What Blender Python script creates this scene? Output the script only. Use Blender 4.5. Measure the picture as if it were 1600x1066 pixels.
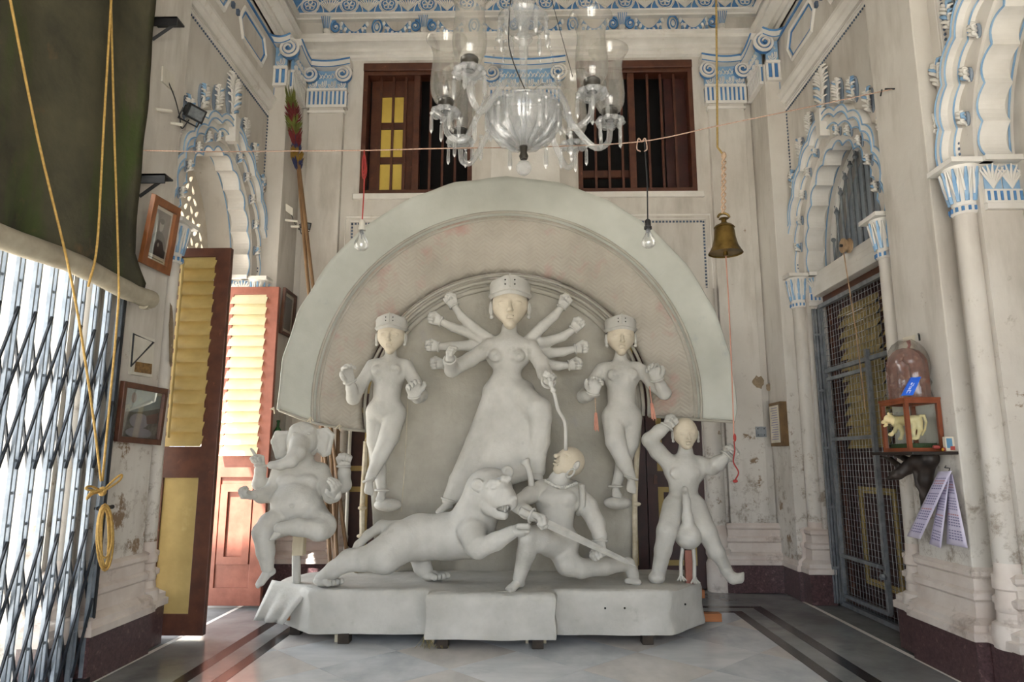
import bpy, bmesh, math, random
import numpy as np
from mathutils import Vector, Matrix, Euler
from mathutils.geometry import tessellate_polygon
PI = math.pi
sin, cos = math.sin, math.cos
random.seed(7)
for o in list(bpy.data.objects): bpy.data.objects.remove(o)
SC = bpy.context.scene
COL = SC.collection

# ------------------------------------------------------------------ camera
FPX, CAMH = 1067.0, 1.2
PITCH, YAW = math.atan(187/FPX), math.atan(22/FPX)
cam = bpy.data.cameras.new('camera'); cam.sensor_width = 36; cam.lens = FPX*36/1600
cam.clip_start = .05; cam.clip_end = 200
camo = bpy.data.objects.new('camera', cam); COL.objects.link(camo)
camo.location = (0, 0, CAMH); camo.rotation_euler = (PI/2+PITCH, 0, YAW)
SC.camera = camo
FW = Vector((-sin(YAW)*cos(PITCH), cos(YAW)*cos(PITCH), sin(PITCH)))
RT = Vector((cos(YAW), sin(YAW), 0)); UP = RT.cross(FW)
CP = Vector((0, 0, CAMH))
def ray(x, y): return FW+RT*((x-800)/FPX)+UP*((533-y)/FPX)
def at(x, y, Y): d = ray(x, y); return CP+d*(Y/d.y)          # point of the photograph on the plane at depth Y
def atX(x, y, X): d = ray(x, y); return CP+d*(X/d.x)
def atZ(x, y, Z): d = ray(x, y); return CP+d*((Z-CAMH)/d.z)
def ppm(Y): return FPX/(Y*1.0)                                # pixels per metre at depth Y (about)

# ------------------------------------------------------------------ light
W = bpy.data.worlds.new('sky'); SC.world = W; W.use_nodes = True
bg = W.node_tree.nodes['Background']
bg.inputs[0].default_value = (.85, .92, 1, 1); bg.inputs[1].default_value = 2.4
sun = bpy.data.lights.new('sun', 'SUN'); sun.energy = 22; sun.angle = .02; sun.color = (1, .97, .92)
suno = bpy.data.objects.new('sun', sun); COL.objects.link(suno); suno.location = (-8, -2, 10)
suno.rotation_euler = Vector((.36, .36, -.86)).to_track_quat('-Z', 'Y').to_euler()
SC.view_settings.view_transform = 'Standard'; SC.view_settings.look = 'None'
SC.view_settings.gamma = 1; SC.view_settings.use_curve_mapping = False
SC.view_settings.exposure = 1.42
SC.cycles.max_bounces = 10; SC.cycles.diffuse_bounces = 5; SC.cycles.transparent_max_bounces = 24
SC.cycles.glossy_bounces = 4; SC.cycles.transmission_bounces = 8
SC.cycles.caustics_reflective = False; SC.cycles.caustics_refractive = False

# ------------------------------------------------------------------ materials
def lin(h):
    if isinstance(h, str):
        v = [int(h[i:i+2], 16)/255 for i in (0, 2, 4)]
        return tuple(c/12.92 if c <= .04045 else ((c+.055)/1.055)**2.4 for c in v)
    return h
def base_mat(name):
    m = bpy.data.materials.new(name); m.use_nodes = True
    nt = m.node_tree; return m, nt, nt.nodes['Principled BSDF']
def nd(nt, t, **k):
    n = nt.nodes.new(t)
    for a, b in k.items():
        if a.startswith('i_'):
            key = a[2:]; n.inputs[int(key) if key.isdigit() else key].default_value = b
        else: setattr(n, a, b)
    return n
def mixc(nt, fac, a, b, blend='MIX'):
    n = nt.nodes.new('ShaderNodeMix'); n.data_type = 'RGBA'; n.blend_type = blend
    for s, v in ((0, fac), (6, a), (7, b)):
        if hasattr(v, 'is_linked') or isinstance(v, bpy.types.NodeSocket): nt.links.new(v, n.inputs[s])
        else: n.inputs[s].default_value = v if s == 0 else (*v[:3], 1)
    return n.outputs[2]
def ramp(nt, src, a, b):
    r = nt.nodes.new('ShaderNodeMapRange'); r.inputs[1].default_value = a; r.inputs[2].default_value = b
    nt.links.new(src, r.inputs[0]); return r.outputs[0]
def noise(nt, scale, detail=4, vec=None, rough=.6, stretch=None):
    n = nd(nt, 'ShaderNodeTexNoise', i_Scale=scale, i_Detail=detail, i_Roughness=rough)
    tc = nt.nodes.new('ShaderNodeTexCoord'); src = tc.outputs['Object']
    if stretch:
        mp = nt.nodes.new('ShaderNodeMapping'); mp.inputs['Scale'].default_value = stretch
        nt.links.new(src, mp.inputs[0]); src = mp.outputs[0]
    nt.links.new(src, n.inputs['Vector']); return n.outputs['Fac']
def M(name, c1, c2=None, rough=.7, metal=0, scale=6, bump=0, bscale=60, stretch=None, spots=None, sthr=(.62, .7), sscale=3, spec=.5):
    m, nt, b = base_mat(name); c1 = lin(c1)
    b.inputs['Roughness'].default_value = rough; b.inputs['Metallic'].default_value = metal
    b.inputs['Specular IOR Level'].default_value = spec
    if c2 is None: c2 = tuple(x*.82 for x in c1)
    c2 = lin(c2)
    col = mixc(nt, ramp(nt, noise(nt, scale, stretch=stretch), .35, .65), c1, c2)
    if spots:
        col = mixc(nt, ramp(nt, noise(nt, sscale, 6, rough=.65), *sthr), col, lin(spots))
    nt.links.new(col, b.inputs['Base Color'])
    if bump:
        bp = nd(nt, 'ShaderNodeBump', i_Strength=bump, i_Distance=.01)
        nt.links.new(noise(nt, bscale, 5), bp.inputs['Height']); nt.links.new(bp.outputs[0], b.inputs['Normal'])
    return m
def wall_mat(name, c1, c2, stain, patch):
    m, nt, b = base_mat(name); b.inputs['Roughness'].default_value = .85; b.inputs['Specular IOR Level'].default_value = .2
    col = mixc(nt, ramp(nt, noise(nt, 1.3, 6), .35, .68), lin(c1), lin(c2))
    col = mixc(nt, ramp(nt, noise(nt, 2.2, 6, stretch=(2.2, 2.2, .5)), .50, .84), col, lin(stain))   # run-off streaks
    # flaked patches, commonest near the damp foot of the wall
    geo = nt.nodes.new('ShaderNodeNewGeometry'); sp = nt.nodes.new('ShaderNodeSeparateXYZ')
    nt.links.new(geo.outputs['Position'], sp.inputs[0])
    low = ramp(nt, sp.outputs[2], 2.6, .6)
    mt = nd(nt, 'ShaderNodeMath', operation='MULTIPLY_ADD'); nt.links.new(low, mt.inputs[0]); mt.inputs[1].default_value = .13
    nt.links.new(noise(nt, 3.4, 8, rough=.7), mt.inputs[2])
    col = mixc(nt, ramp(nt, mt.outputs[0], .70, .74), col, lin(patch))
    mt2 = nd(nt, 'ShaderNodeMath', operation='MULTIPLY_ADD'); nt.links.new(low, mt2.inputs[0]); mt2.inputs[1].default_value = .16
    nt.links.new(noise(nt, 9, 8, rough=.75), mt2.inputs[2])
    col = mixc(nt, ramp(nt, mt2.outputs[0], .66, .8), col, lin('8f8478'))
    nt.links.new(col, b.inputs['Base Color'])
    bp = nd(nt, 'ShaderNodeBump', i_Strength=.25, i_Distance=.008)
    nt.links.new(noise(nt, 18, 6), bp.inputs['Height']); nt.links.new(bp.outputs[0], b.inputs['Normal'])
    return m
def glass_mat(name, tint=(1, 1, 1), gloss=.12, milk=.0, milkc=(1, 1, 1), rough=.03):
    m, nt, b = base_mat(name); nt.nodes.remove(b)
    out = nt.nodes['Material Output']
    tr = nd(nt, 'ShaderNodeBsdfTransparent'); tr.inputs[0].default_value = (*tint, 1)
    gl = nd(nt, 'ShaderNodeBsdfGlossy', i_Roughness=rough)
    df = nd(nt, 'ShaderNodeBsdfTranslucent'); df.inputs[0].default_value = (*milkc, 1)
    d2 = nd(nt, 'ShaderNodeBsdfDiffuse'); d2.inputs[0].default_value = (*milkc, 1)
    md = nt.nodes.new('ShaderNodeMixShader'); nt.links.new(df.outputs[0], md.inputs[1]); nt.links.new(d2.outputs[0], md.inputs[2])
    mx0 = nt.nodes.new('ShaderNodeMixShader'); mx0.inputs[0].default_value = milk
    nt.links.new(tr.outputs[0], mx0.inputs[1]); nt.links.new(md.outputs[0], mx0.inputs[2])
    fr = nd(nt, 'ShaderNodeLayerWeight', i_Blend=.35)
    mr = nt.nodes.new('ShaderNodeMapRange'); mr.inputs[3].default_value = gloss*.6; mr.inputs[4].default_value = min(1, gloss*4)
    nt.links.new(fr.outputs['Fresnel'], mr.inputs[0])
    mx = nt.nodes.new('ShaderNodeMixShader'); nt.links.new(mr.outputs[0], mx.inputs[0])
    nt.links.new(mx0.outputs[0], mx.inputs[1]); nt.links.new(gl.outputs[0], mx.inputs[2]); nt.links.new(mx.outputs[0], out.inputs[0])
    return m
PLASTER = wall_mat('plaster', 'ccc8c1', 'bcb6ae', '9e978d', '84705c')
WHITE = M('white_limewash', 'dddad5', 'cbc7c0', .8, scale=2.5, bump=.2, bscale=40, spots='a8987f', sthr=(.63, .8))
PINKW = M('plinth_limewash', 'd4cbc3', 'bdb0a7', .7, scale=3, bump=.3, bscale=25, spots='8d7f74', sthr=(.58, .72), sscale=4)
BLUE = M('blue_paint', '3a6ea6', '5b8ab6', .6, scale=7, spots='9db3c4', sthr=(.64, .72), sscale=9)
BLUEL = M('light_blue_paint', '93b0ca', '7199bf', .6, scale=9)
GRANITE = M('red_granite', '5d4647', '3d2c2e', .28, scale=60, spots='79605e', sthr=(.58, .66), sscale=30)
MARBLE = M('white_marble', 'd3d5d7', 'bfc3c7', .16, scale=2.2, stretch=(1, 2.2, 1), spots='a3a8ae', sthr=(.62, .82), sscale=1.6)
MARBLEB = M('grey_marble', '8d8f8f', '727574', .18, scale=2.5, spots='5f6262', sthr=(.55, .75), sscale=2)
BLACKM = M('black_marble', '17171a', '26262a', .2, scale=10)
SLATE = M('threshold_stone', '7a7872', '5e5c57', .35, scale=3)
JOINT = M('mortar', '6f7070', '5a5b5b', .8)
BROWN = M('brown_paint', '56301f', '432216', .45, scale=8, spots='7d4a36', sthr=(.62, .75), sscale=12)
BROWNR = M('red_brown_paint', '8d5443', '7a4434', .5, scale=8)
MAROON = M('maroon_paint', '3d1b18', '2c1211', .45, scale=8)
YELLOW = M('ochre_paint', 'a9935c', '97824d', .6, scale=5, spots='b8a673', sthr=(.6, .75))
YELLOWSUN = M('sunlit_yellow_paint', 'ded5b4', 'd3c9a2', .6, scale=5)  # slats of the sunlit leaf: the sun's brightness is put into the colour
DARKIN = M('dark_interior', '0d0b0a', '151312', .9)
IRON = M('grey_iron', '8b8f93', '70757a', .45, metal=.3, scale=14)
DIRON = M('dark_iron', '1c1d20', '2a2b2e', .5, metal=.2, scale=12)
BEADM = M('bead_paint', '5b6a7e', '3c4a60', .7)
LEAFG = M('leaf_ground', '8c97a4', '6f7c8c', .8)
STONE = M('jali_stone', 'cfc8bc', 'bdb3a3', .8)

# ------------------------------------------------------------------ mesh building
class MB:
    def __init__(s): s.v = []; s.f = []; s.mi = []; s.mats = []; s.cur = 0
    def use(s, m):
        if m not in s.mats: s.mats.append(m)
        s.cur = s.mats.index(m); return s
    def add(s, vs, fs):
        b = len(s.v); s.v += [tuple(p) for p in vs]
        for f in fs: s.f.append(tuple(i+b for i in f)); s.mi.append(s.cur)
        return s
    def box(s, c, d, R=None):
        hx, hy, hz = d[0]/2, d[1]/2, d[2]/2; c = Vector(c)
        vs = [Vector((x, y, z)) for x in (-hx, hx) for y in (-hy, hy) for z in (-hz, hz)]
        if R is not None: vs = [R @ p for p in vs]
        return s.add([c+p for p in vs], [(0, 1, 3, 2), (4, 6, 7, 5), (0, 4, 5, 1), (2, 3, 7, 6), (0, 2, 6, 4), (1, 5, 7, 3)])
    def bx(s, x0, x1, y0, y1, z0, z1): return s.box(((x0+x1)/2, (y0+y1)/2, (z0+z1)/2), (abs(x1-x0), abs(y1-y0), abs(z1-z0)))
    def prism(s, outl, fn, w0, w1, holes=()):
        loops = [list(outl)]+[list(h) for h in holes]
        tri = tessellate_polygon([[Vector((p[0], p[1], 0)) for p in l] for l in loops])
        flat = [p for l in loops for p in l]; n = len(flat)
        vs = [fn(p[0], p[1], w0) for p in flat]+[fn(p[0], p[1], w1) for p in flat]
        fs = [tuple(t) for t in tri]+[tuple(i+n for i in reversed(t)) for t in tri]
        b = 0
        for l in loops:
            k = len(l)
            for i in range(k): a, c = b+i, b+(i+1) % k; fs.append((a, c, c+n, a+n))
            b += k
        return s.add(vs, fs)
    def tube(s, pts, r, n=6, closed=False, cap=True, flat=None):
        pts = [Vector(p) for p in pts]; k = len(pts)
        rs = r if isinstance(r, (list, tuple)) else [r]*k
        vs = []; prev = None
        for i, p in enumerate(pts):
            a = pts[(i-1) % k] if (i or closed) else p; b = pts[(i+1) % k] if (i < k-1 or closed) else p
            t = (b-a)
            if t.length < 1e-9: t = Vector((0, 0, 1))
            t.normalize()
            if prev is None:
                u = t.orthogonal().normalized()
                if flat is not None:
                    u = Vector(flat)-t*Vector(flat).dot(t); u.normalize()
            else:
                u = prev-t*prev.dot(t)
                u = u.normalized() if u.length > 1e-6 else t.orthogonal().normalized()
            prev = u; w = t.cross(u)
            for j in range(n):
                an = 2*PI*j/n+(PI/n if n == 4 else 0)
                vs.append(p+(u*cos(an)+w*sin(an))*rs[i])
        fs = []
        for i in range(k if closed else k-1):
            for j in range(n):
                a = i*n+j; b = i*n+(j+1) % n; c = ((i+1) % k)*n+(j+1) % n; d = ((i+1) % k)*n+j
                fs.append((a, b, c, d))
        if cap and not closed: fs += [tuple(reversed(range(n))), tuple(range((k-1)*n, k*n))]
        return s.add(vs, fs)
    def lathe(s, prof, c=(0, 0, 0), n=16, axis=(0, 0, 1), cap=True, a0=0, a1=2*PI):
        q = Vector((0, 0, 1)).rotation_difference(Vector(axis)); c = Vector(c); full = abs(a1-a0-2*PI) < 1e-6
        m = n if full else n+1; vs = []
        for (r, z) in prof:
            for j in range(m):
                an = a0+(a1-a0)*j/n; vs.append(c+q @ Vector((r*cos(an), r*sin(an), z)))
        fs = []
        for i in range(len(prof)-1):
            for j in range(n):
                b = (j+1) % m if full else j+1
                fs.append((i*m+j, i*m+b, (i+1)*m+b, (i+1)*m+j))
        if cap and full:
            if prof[0][0] > 1e-6: fs.append(tuple(reversed(range(m))))
            if prof[-1][0] > 1e-6: fs.append(tuple(range((len(prof)-1)*m, len(prof)*m)))
        return s.add(vs, fs)
    def ell(s, c, r, R=None, n=8, m=5):
        c = Vector(c); vs = []; 
        for i in range(m+1):
            t = PI*i/m
            for j in range(n):
                a = 2*PI*j/n; p = Vector((r[0]*sin(t)*cos(a), r[1]*sin(t)*sin(a), r[2]*cos(t)))
                vs.append(c+(R @ p if R is not None else p))
        fs = [(i*n+j, (i+1)*n+j, (i+1)*n+(j+1) % n, i*n+(j+1) % n) for i in range(m) for j in range(n)]
        return s.add(vs, fs)
    def sweep(s, prof, path, closed=False):
        # prof: (out, z) pairs, path: (point, outward vector) pairs
        k = len(prof); vs = []
        for p, o in path:
            for a, z in prof: vs.append(Vector(p)+Vector(o)*a+Vector((0, 0, z)))
        fs = []; n = len(path)
        for i in range(n-1):
            for j in range(k-1): fs.append((i*k+j, i*k+j+1, (i+1)*k+j+1, (i+1)*k+j))
        fs += [tuple(range(k)), tuple(reversed(range((n-1)*k, n*k)))]
        return s.add(vs, fs)
    def build(s, name, mat=None, parent=None, smooth=0, bevel=0, loc=None):
        me = bpy.data.meshes.new(name)
        off = wloc(parent)+(Vector(loc) if loc is not None and parent is not None else Vector(loc) if loc is not None else Vector())
        if loc is not None and parent is not None: off = Vector(loc)
        me.from_pydata([tuple(Vector(p)-off) for p in s.v], [], s.f)
        bm = bmesh.new(); bm.from_mesh(me); bmesh.ops.recalc_face_normals(bm, faces=bm.faces[:]); bm.to_mesh(me); bm.free()
        if mat is not None and not s.mats: s.mats = [mat]
        for m in s.mats: me.materials.append(m)
        if len(s.mats) > 1: me.polygons.foreach_set('material_index', s.mi)
        o = bpy.data.objects.new(name, me); COL.objects.link(o)
        if loc is not None: o.location = Vector(loc)-wloc(parent)
        if parent is not None: o.parent = parent
        if smooth:
            me.shade_smooth()
            if smooth > 1: me.set_sharp_from_angle(angle=math.radians(smooth))
        if bevel:
            md = o.modifiers.new('bevel', 'BEVEL'); md.width = bevel; md.segments = 2; md.limit_method = 'ANGLE'
        return o
def wloc(o):
    v = Vector()
    while o is not None: v = v+o.location; o = o.parent
    return v
def tag(o, label, cat, group=None, kind=None):
    o['label'] = label; o['category'] = cat
    if group: o['group'] = group
    if kind: o['kind'] = kind
    return o
def thing(name, label, cat, loc=(0, 0, 0), group=None):
    o = bpy.data.objects.new(name, None); COL.objects.link(o); o.location = loc; o.empty_display_size = .1
    return tag(o, label, cat, group)
def struct(o, label=None):
    o['kind'] = 'structure'
    if label: o['label'] = label
    return o
def copy_to(o, loc, parent=None, rot=None, scale=None, name=None):
    c = o.copy(); COL.objects.link(c); c.parent = parent; c.location = Vector(loc)-wloc(parent)
    if rot is not None: c.rotation_euler = rot
    if scale is not None: c.scale = scale
    return c
def fX(sg, x0):                     # maps (along, height, out-of-wall) on a side wall; out points into the room
    return lambda u, z, w: Vector((sg*(x0-w), u, z))
def fY(y0):
    return lambda u, z, w: Vector((u, y0-w, z))
def arcpts(a, b, sag, n):           # points of an arc from a to b bulging to the left by sag, without b
    a = Vector(a); b = Vector(b); c = (a+b)/2; d = b-a; L = d.length; nrm = Vector((d.y, -d.x))/L
    out = []
    for i in range(n):
        t = i/n; out.append(a+d*t+nrm*(sag*4*t*(1-t))**1.0)
    return out
def lerp(a, b, t): return a+(b-a)*t
def spline(pts, n=6):               # Catmull-Rom through points
    P = [Vector(p) for p in pts]; P = [P[0]*2-P[1]]+P+[P[-1]*2-P[-2]]; out = []
    for i in range(1, len(P)-2):
        for k in range(n):
            t = k/n; a, b, c, d = P[i-1:i+3]
            out.append(.5*((2*b)+(c-a)*t+(2*a-5*b+4*c-d)*t*t+(3*b-a-3*c+d)*t**3))
    return out+[P[-2]]
# ------------------------------------------------------------------ floor
XW, YB, ZC = 2.57, 6.75, 6.32      # side wall plane, back wall plane, ceiling
fl = struct(MB().bx(-3.2, 3.2, -1.5, 7.1, -.12, -.006).build('floor', JOINT))
gm = M('courtyard_paving', 'cfcac0', 'b9b3a8', .8, scale=1)
struct(MB().bx(-40, 40, -40, 60, -.3, -.125).build('ground', gm))
def clip(poly, ax, v, keep):
    out = []
    for i in range(len(poly)):
        a, b = poly[i], poly[(i+1) % len(poly)]
        ia, ib = (a[ax]-v)*keep >= 0, (b[ax]-v)*keep >= 0
        if ia: out.append(a)
        if ia != ib:
            t = (v-a[ax])/(b[ax]-a[ax]); out.append((a[0]+(b[0]-a[0])*t, a[1]+(b[1]-a[1])*t))
    return out
TILEM = [MARBLE, M('white_marble_warm', 'cfcbc7', 'bab7b4', .17, scale=2, stretch=(2, 1, 1)), M('white_marble_veined', 'c9ccd0', 'b2b7bc', .15, scale=3, stretch=(1.5, 1, 1), spots='9aa0a7', sthr=(.6, .8), sscale=2.5)]
hd = .385-.0012
for i in range(-6, 9):
    for j in range(-14, 6):
        for k in (0, 1):
            cx, cy = -1.22+i*.77+k*.385, 4.25+.385+j*.77+k*.385
            p = [(cx-hd, cy), (cx, cy-hd), (cx+hd, cy), (cx, cy+hd)]
            for ax, v, kp in ((0, -1.658, 1), (0, 1.658, -1), (1, .6, 1), (1, 5.798, -1)):
                if p: p = clip(p, ax, v, kp)
            if len(p) < 3: continue
            ar = abs(sum(p[q][0]*p[(q+1) % len(p)][1]-p[(q+1) % len(p)][0]*p[q][1] for q in range(len(p))))/2
            if ar < .002: continue
            MB().prism(p, lambda u, v, w: Vector((u, v, w)), -.006, 0).build('floor_tile', TILEM[(i*7+j*3+k*5) % 3], fl)
def slab(x0, x1, y0, y1, m, name): MB().bx(x0+.001, x1-.001, y0+.001, y1-.001, -.006, 0).build(name, m, fl)
for s in (-1, 1):
    for a, b, n, m in ((1.66, 1.74, 'border_stripe', BLACKM), (1.74, 1.87, 'border_band', MARBLEB), (1.87, 1.955, 'border_stripe', BLACKM)):
        yb = {1.66: 5.86, 1.74: 5.98, 1.87: 6.05}[a]
        slab(min(s*a, s*b), max(s*a, s*b), .6, yb, m, n)
    for q in range(7):
        y0 = .6+q*.85; slab(min(s*1.955, s*2.375), max(s*1.955, s*2.375), y0, min(y0+.85, 6.7), MARBLEB, 'border_slab')
    slab(min(s*2.375, s*2.41), max(s*2.375, s*2.41), .6, 6.7, WHITE, 'marble_edge')
    for y0, y1 in ((2.32, 3.72), (4.75, 6.15)):
        MB().bx(s*2.412, s*3.15, y0, y1, -.02, -.012).build('threshold', SLATE, fl)
slab(-1.658, 1.658, 5.8, 5.86, BLACKM, 'border_stripe'); slab(-1.738, 1.738, 5.862, 5.978, MARBLEB, 'border_band'); slab(-1.868, 1.868, 5.98, 6.05, BLACKM, 'border_stripe')
for q in range(5): slab(-1.953+q*.7812, -1.953+(q+1)*.7812, 6.052, 6.72, MARBLEB, 'border_slab')

# ------------------------------------------------------------------ side walls with multifoil arches
Z0 = 2.90                           # springing of the arches
def base_curve(cy, hw, rise, n):
    out = []
    for i in range(n+1):
        t = PI/2*i/n; out.append(Vector((cy+hw*cos(t)**.92, Z0+rise*(.93*sin(t)+.07*(t/(PI/2))**3))))
    return out
def smooth_arch(cy, hw, rise, n=14):
    h = base_curve(cy, hw, rise, n); return h+[Vector((2*cy-p.x, p.y)) for p in reversed(h[:-1])]
def foil_arch(cy, hw, rise, nf, sag, m=8):
    h = base_curve(cy, hw, rise, 60); L = [0]
    for i in range(60): L.append(L[-1]+(h[i+1]-h[i]).length)
    cus = []
    for k in range(nf+1):
        tgt = L[-1]*k/nf; j = min(range(61), key=lambda q: abs(L[q]-tgt)); cus.append(h[j])
    cus[0] = h[0]; cus[-1] = h[-1]; half = []
    for k in range(nf):
        sg = sag*(1 if k else .8); half += arcpts(cus[k], cus[k+1], sg, m)
    half.append(cus[-1])
    return half+[Vector((2*cy-p.x, p.y)) for p in reversed(half[:-1])]
ARCHES = {'far': 5.45, 'near': 3.02}
HW, RISE = .70, .98
def palmette(mb, fn, u, z, h, w, d=.012):
    mb.use(BLUEL); mb.prism([(u-w*.48, z), (u+w*.48, z), (u+w*.48, z+h*.9), (u, z+h), (u-w*.48, z+h*.9)], fn, 0, .006)
    mb.use(WHITE)
    for k in range(-3, 4):
        a = k*.30; L = h*(1-.05*abs(k))
        pts = [fn(u+L*t*sin(a)*(.55+.45*t)*w/h*1.15, z+.02*h+L*cos(a*.55)*t*.96, .008+.014*t*t) for t in (0, .35, .7, 1)]
        mb.tube(pts, [.004, .0075, .0085, .004], 4)
def leaf_cluster(mb, fn, u, z, w, h, seed):
    """carved acanthus tuft: dark ground with overlapping pale lobes curling outwards from a midrib"""
    rnd = random.Random(seed); n = max(3, int(h/.030)); ex = fn(1, 0, 0)-fn(0, 0, 0); eo = fn(0, 0, 1)-fn(0, 0, 0)
    mb.use(LEAFG).prism([(u+w*.42*cos(2*PI*k/12), z+h*.5*sin(2*PI*k/12)) for k in range(12)], fn, 0, .012)
    mb.use(WHITE).tube([fn(u, z-h*.5, .012), fn(u+.01, z, .03), fn(u, z+h*.5, .02)], [.006, .010, .004], 5)
    for k in range(n):
        t = (k+.5)/n; zz = z-h*.5+h*t*.86; ww = w*.62*math.sqrt(max(.1, 1-(2*t-1)**2))
        for sd in (-1, 1):
            a = rnd.uniform(.25, .6); L = ww*rnd.uniform(.85, 1.1)
            mb.use(WHITE if rnd.random() < .86 else BLUEL)
            p = [fn(u+sd*L*q, zz+L*(1.5+a)*q-L*1.15*q*q, .014+.034*sin(PI*q*.8)+.004*rnd.random()) for q in (0, .35, .7, 1)]
            mb.tube(p, [.008, .013, .011, .005], 5)
def colonnette(sg, wall, y, cap=True):
    x = sg*2.535
    b = MB(); r = .062
    b.lathe([(r, .66), (r*.97, 1.5), (r*.93, Z0-.3)], (x, y, 0), 16)
    b.build('colonnette', PLASTER, wall, smooth=40)
    b = MB().use(PINKW)
    b.lathe([(.1, .24), (.108, .30), (.1, .36), (.075, .375), (.07, .42), (.078, .43), (.078, .46), (.07, .47), (.068, .53), (.08, .54), (.08, .58), (.066, .6), (.064, .67)], (x, y, 0), 16)
    b.build('colonnette_base', None, wall, smooth=40)
    if cap:
        b = MB().use(WHITE); b.lathe([(.062, Z0-.31), (.072, Z0-.3), (.072, Z0-.27), (.064, Z0-.26), (.066, Z0-.22), (.1, Z0-.05), (.1, Z0-.03)], (x, y, 0), 14)
        b.box((x, y, Z0-.015), (.24, .24, .03))
        for k in range(10):
            a = 2*PI*k/10; o = Vector((cos(a), sin(a), 0)); t = Vector((-sin(a), cos(a), 0))
            b.use(BLUEL).tube([Vector((x, y, Z0-.24))+o*.068, Vector((x, y, Z0-.14))+o*.084, Vector((x, y, Z0-.05))+o*.106], [.012, .016, .006], 5)
            b.use(WHITE)
            for q in (-1, 1): b.tube([Vector((x, y, Z0-.24))+o*.07, Vector((x, y, Z0-.13))+o*.09+t*.016*q, Vector((x, y, Z0-.055))+o*.104+t*.028*q], [.006, .008, .005], 4)
        for k in range(14):
            a = 2*PI*k/14; b.use(BLUE).box((x+.0725*cos(a), y+.0725*sin(a), Z0-.285), (.012, .012, .026))
        b.build('colonnette_capital', None, wall, smooth=40)
PLINTH = [(0, .62), (.028, .60), (.028, .575), (.012, .56), (.012, .50), (.035, .485), (.035, .455), (.018, .44), (.025, .36), (.07, .33), (.07, .30), (.085, .29), (.085, .25), (.07, .245)]
def plinth(wall, path, closed=False):   # path of (x, y, outx, outy)
    pa = [((x, y, 0), (ox, oy, 0)) for x, y, ox, oy in path]
    MB().use(PINKW).sweep(PLINTH+[(-.02, .245), (-.02, .62)], pa).build('plinth_moulding', None, wall, smooth=35)
    MB().use(GRANITE).sweep([(.068, .246), (.068, 0), (-.02, 0), (-.02, .246)], pa).build('granite_base', None, wall)
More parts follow.
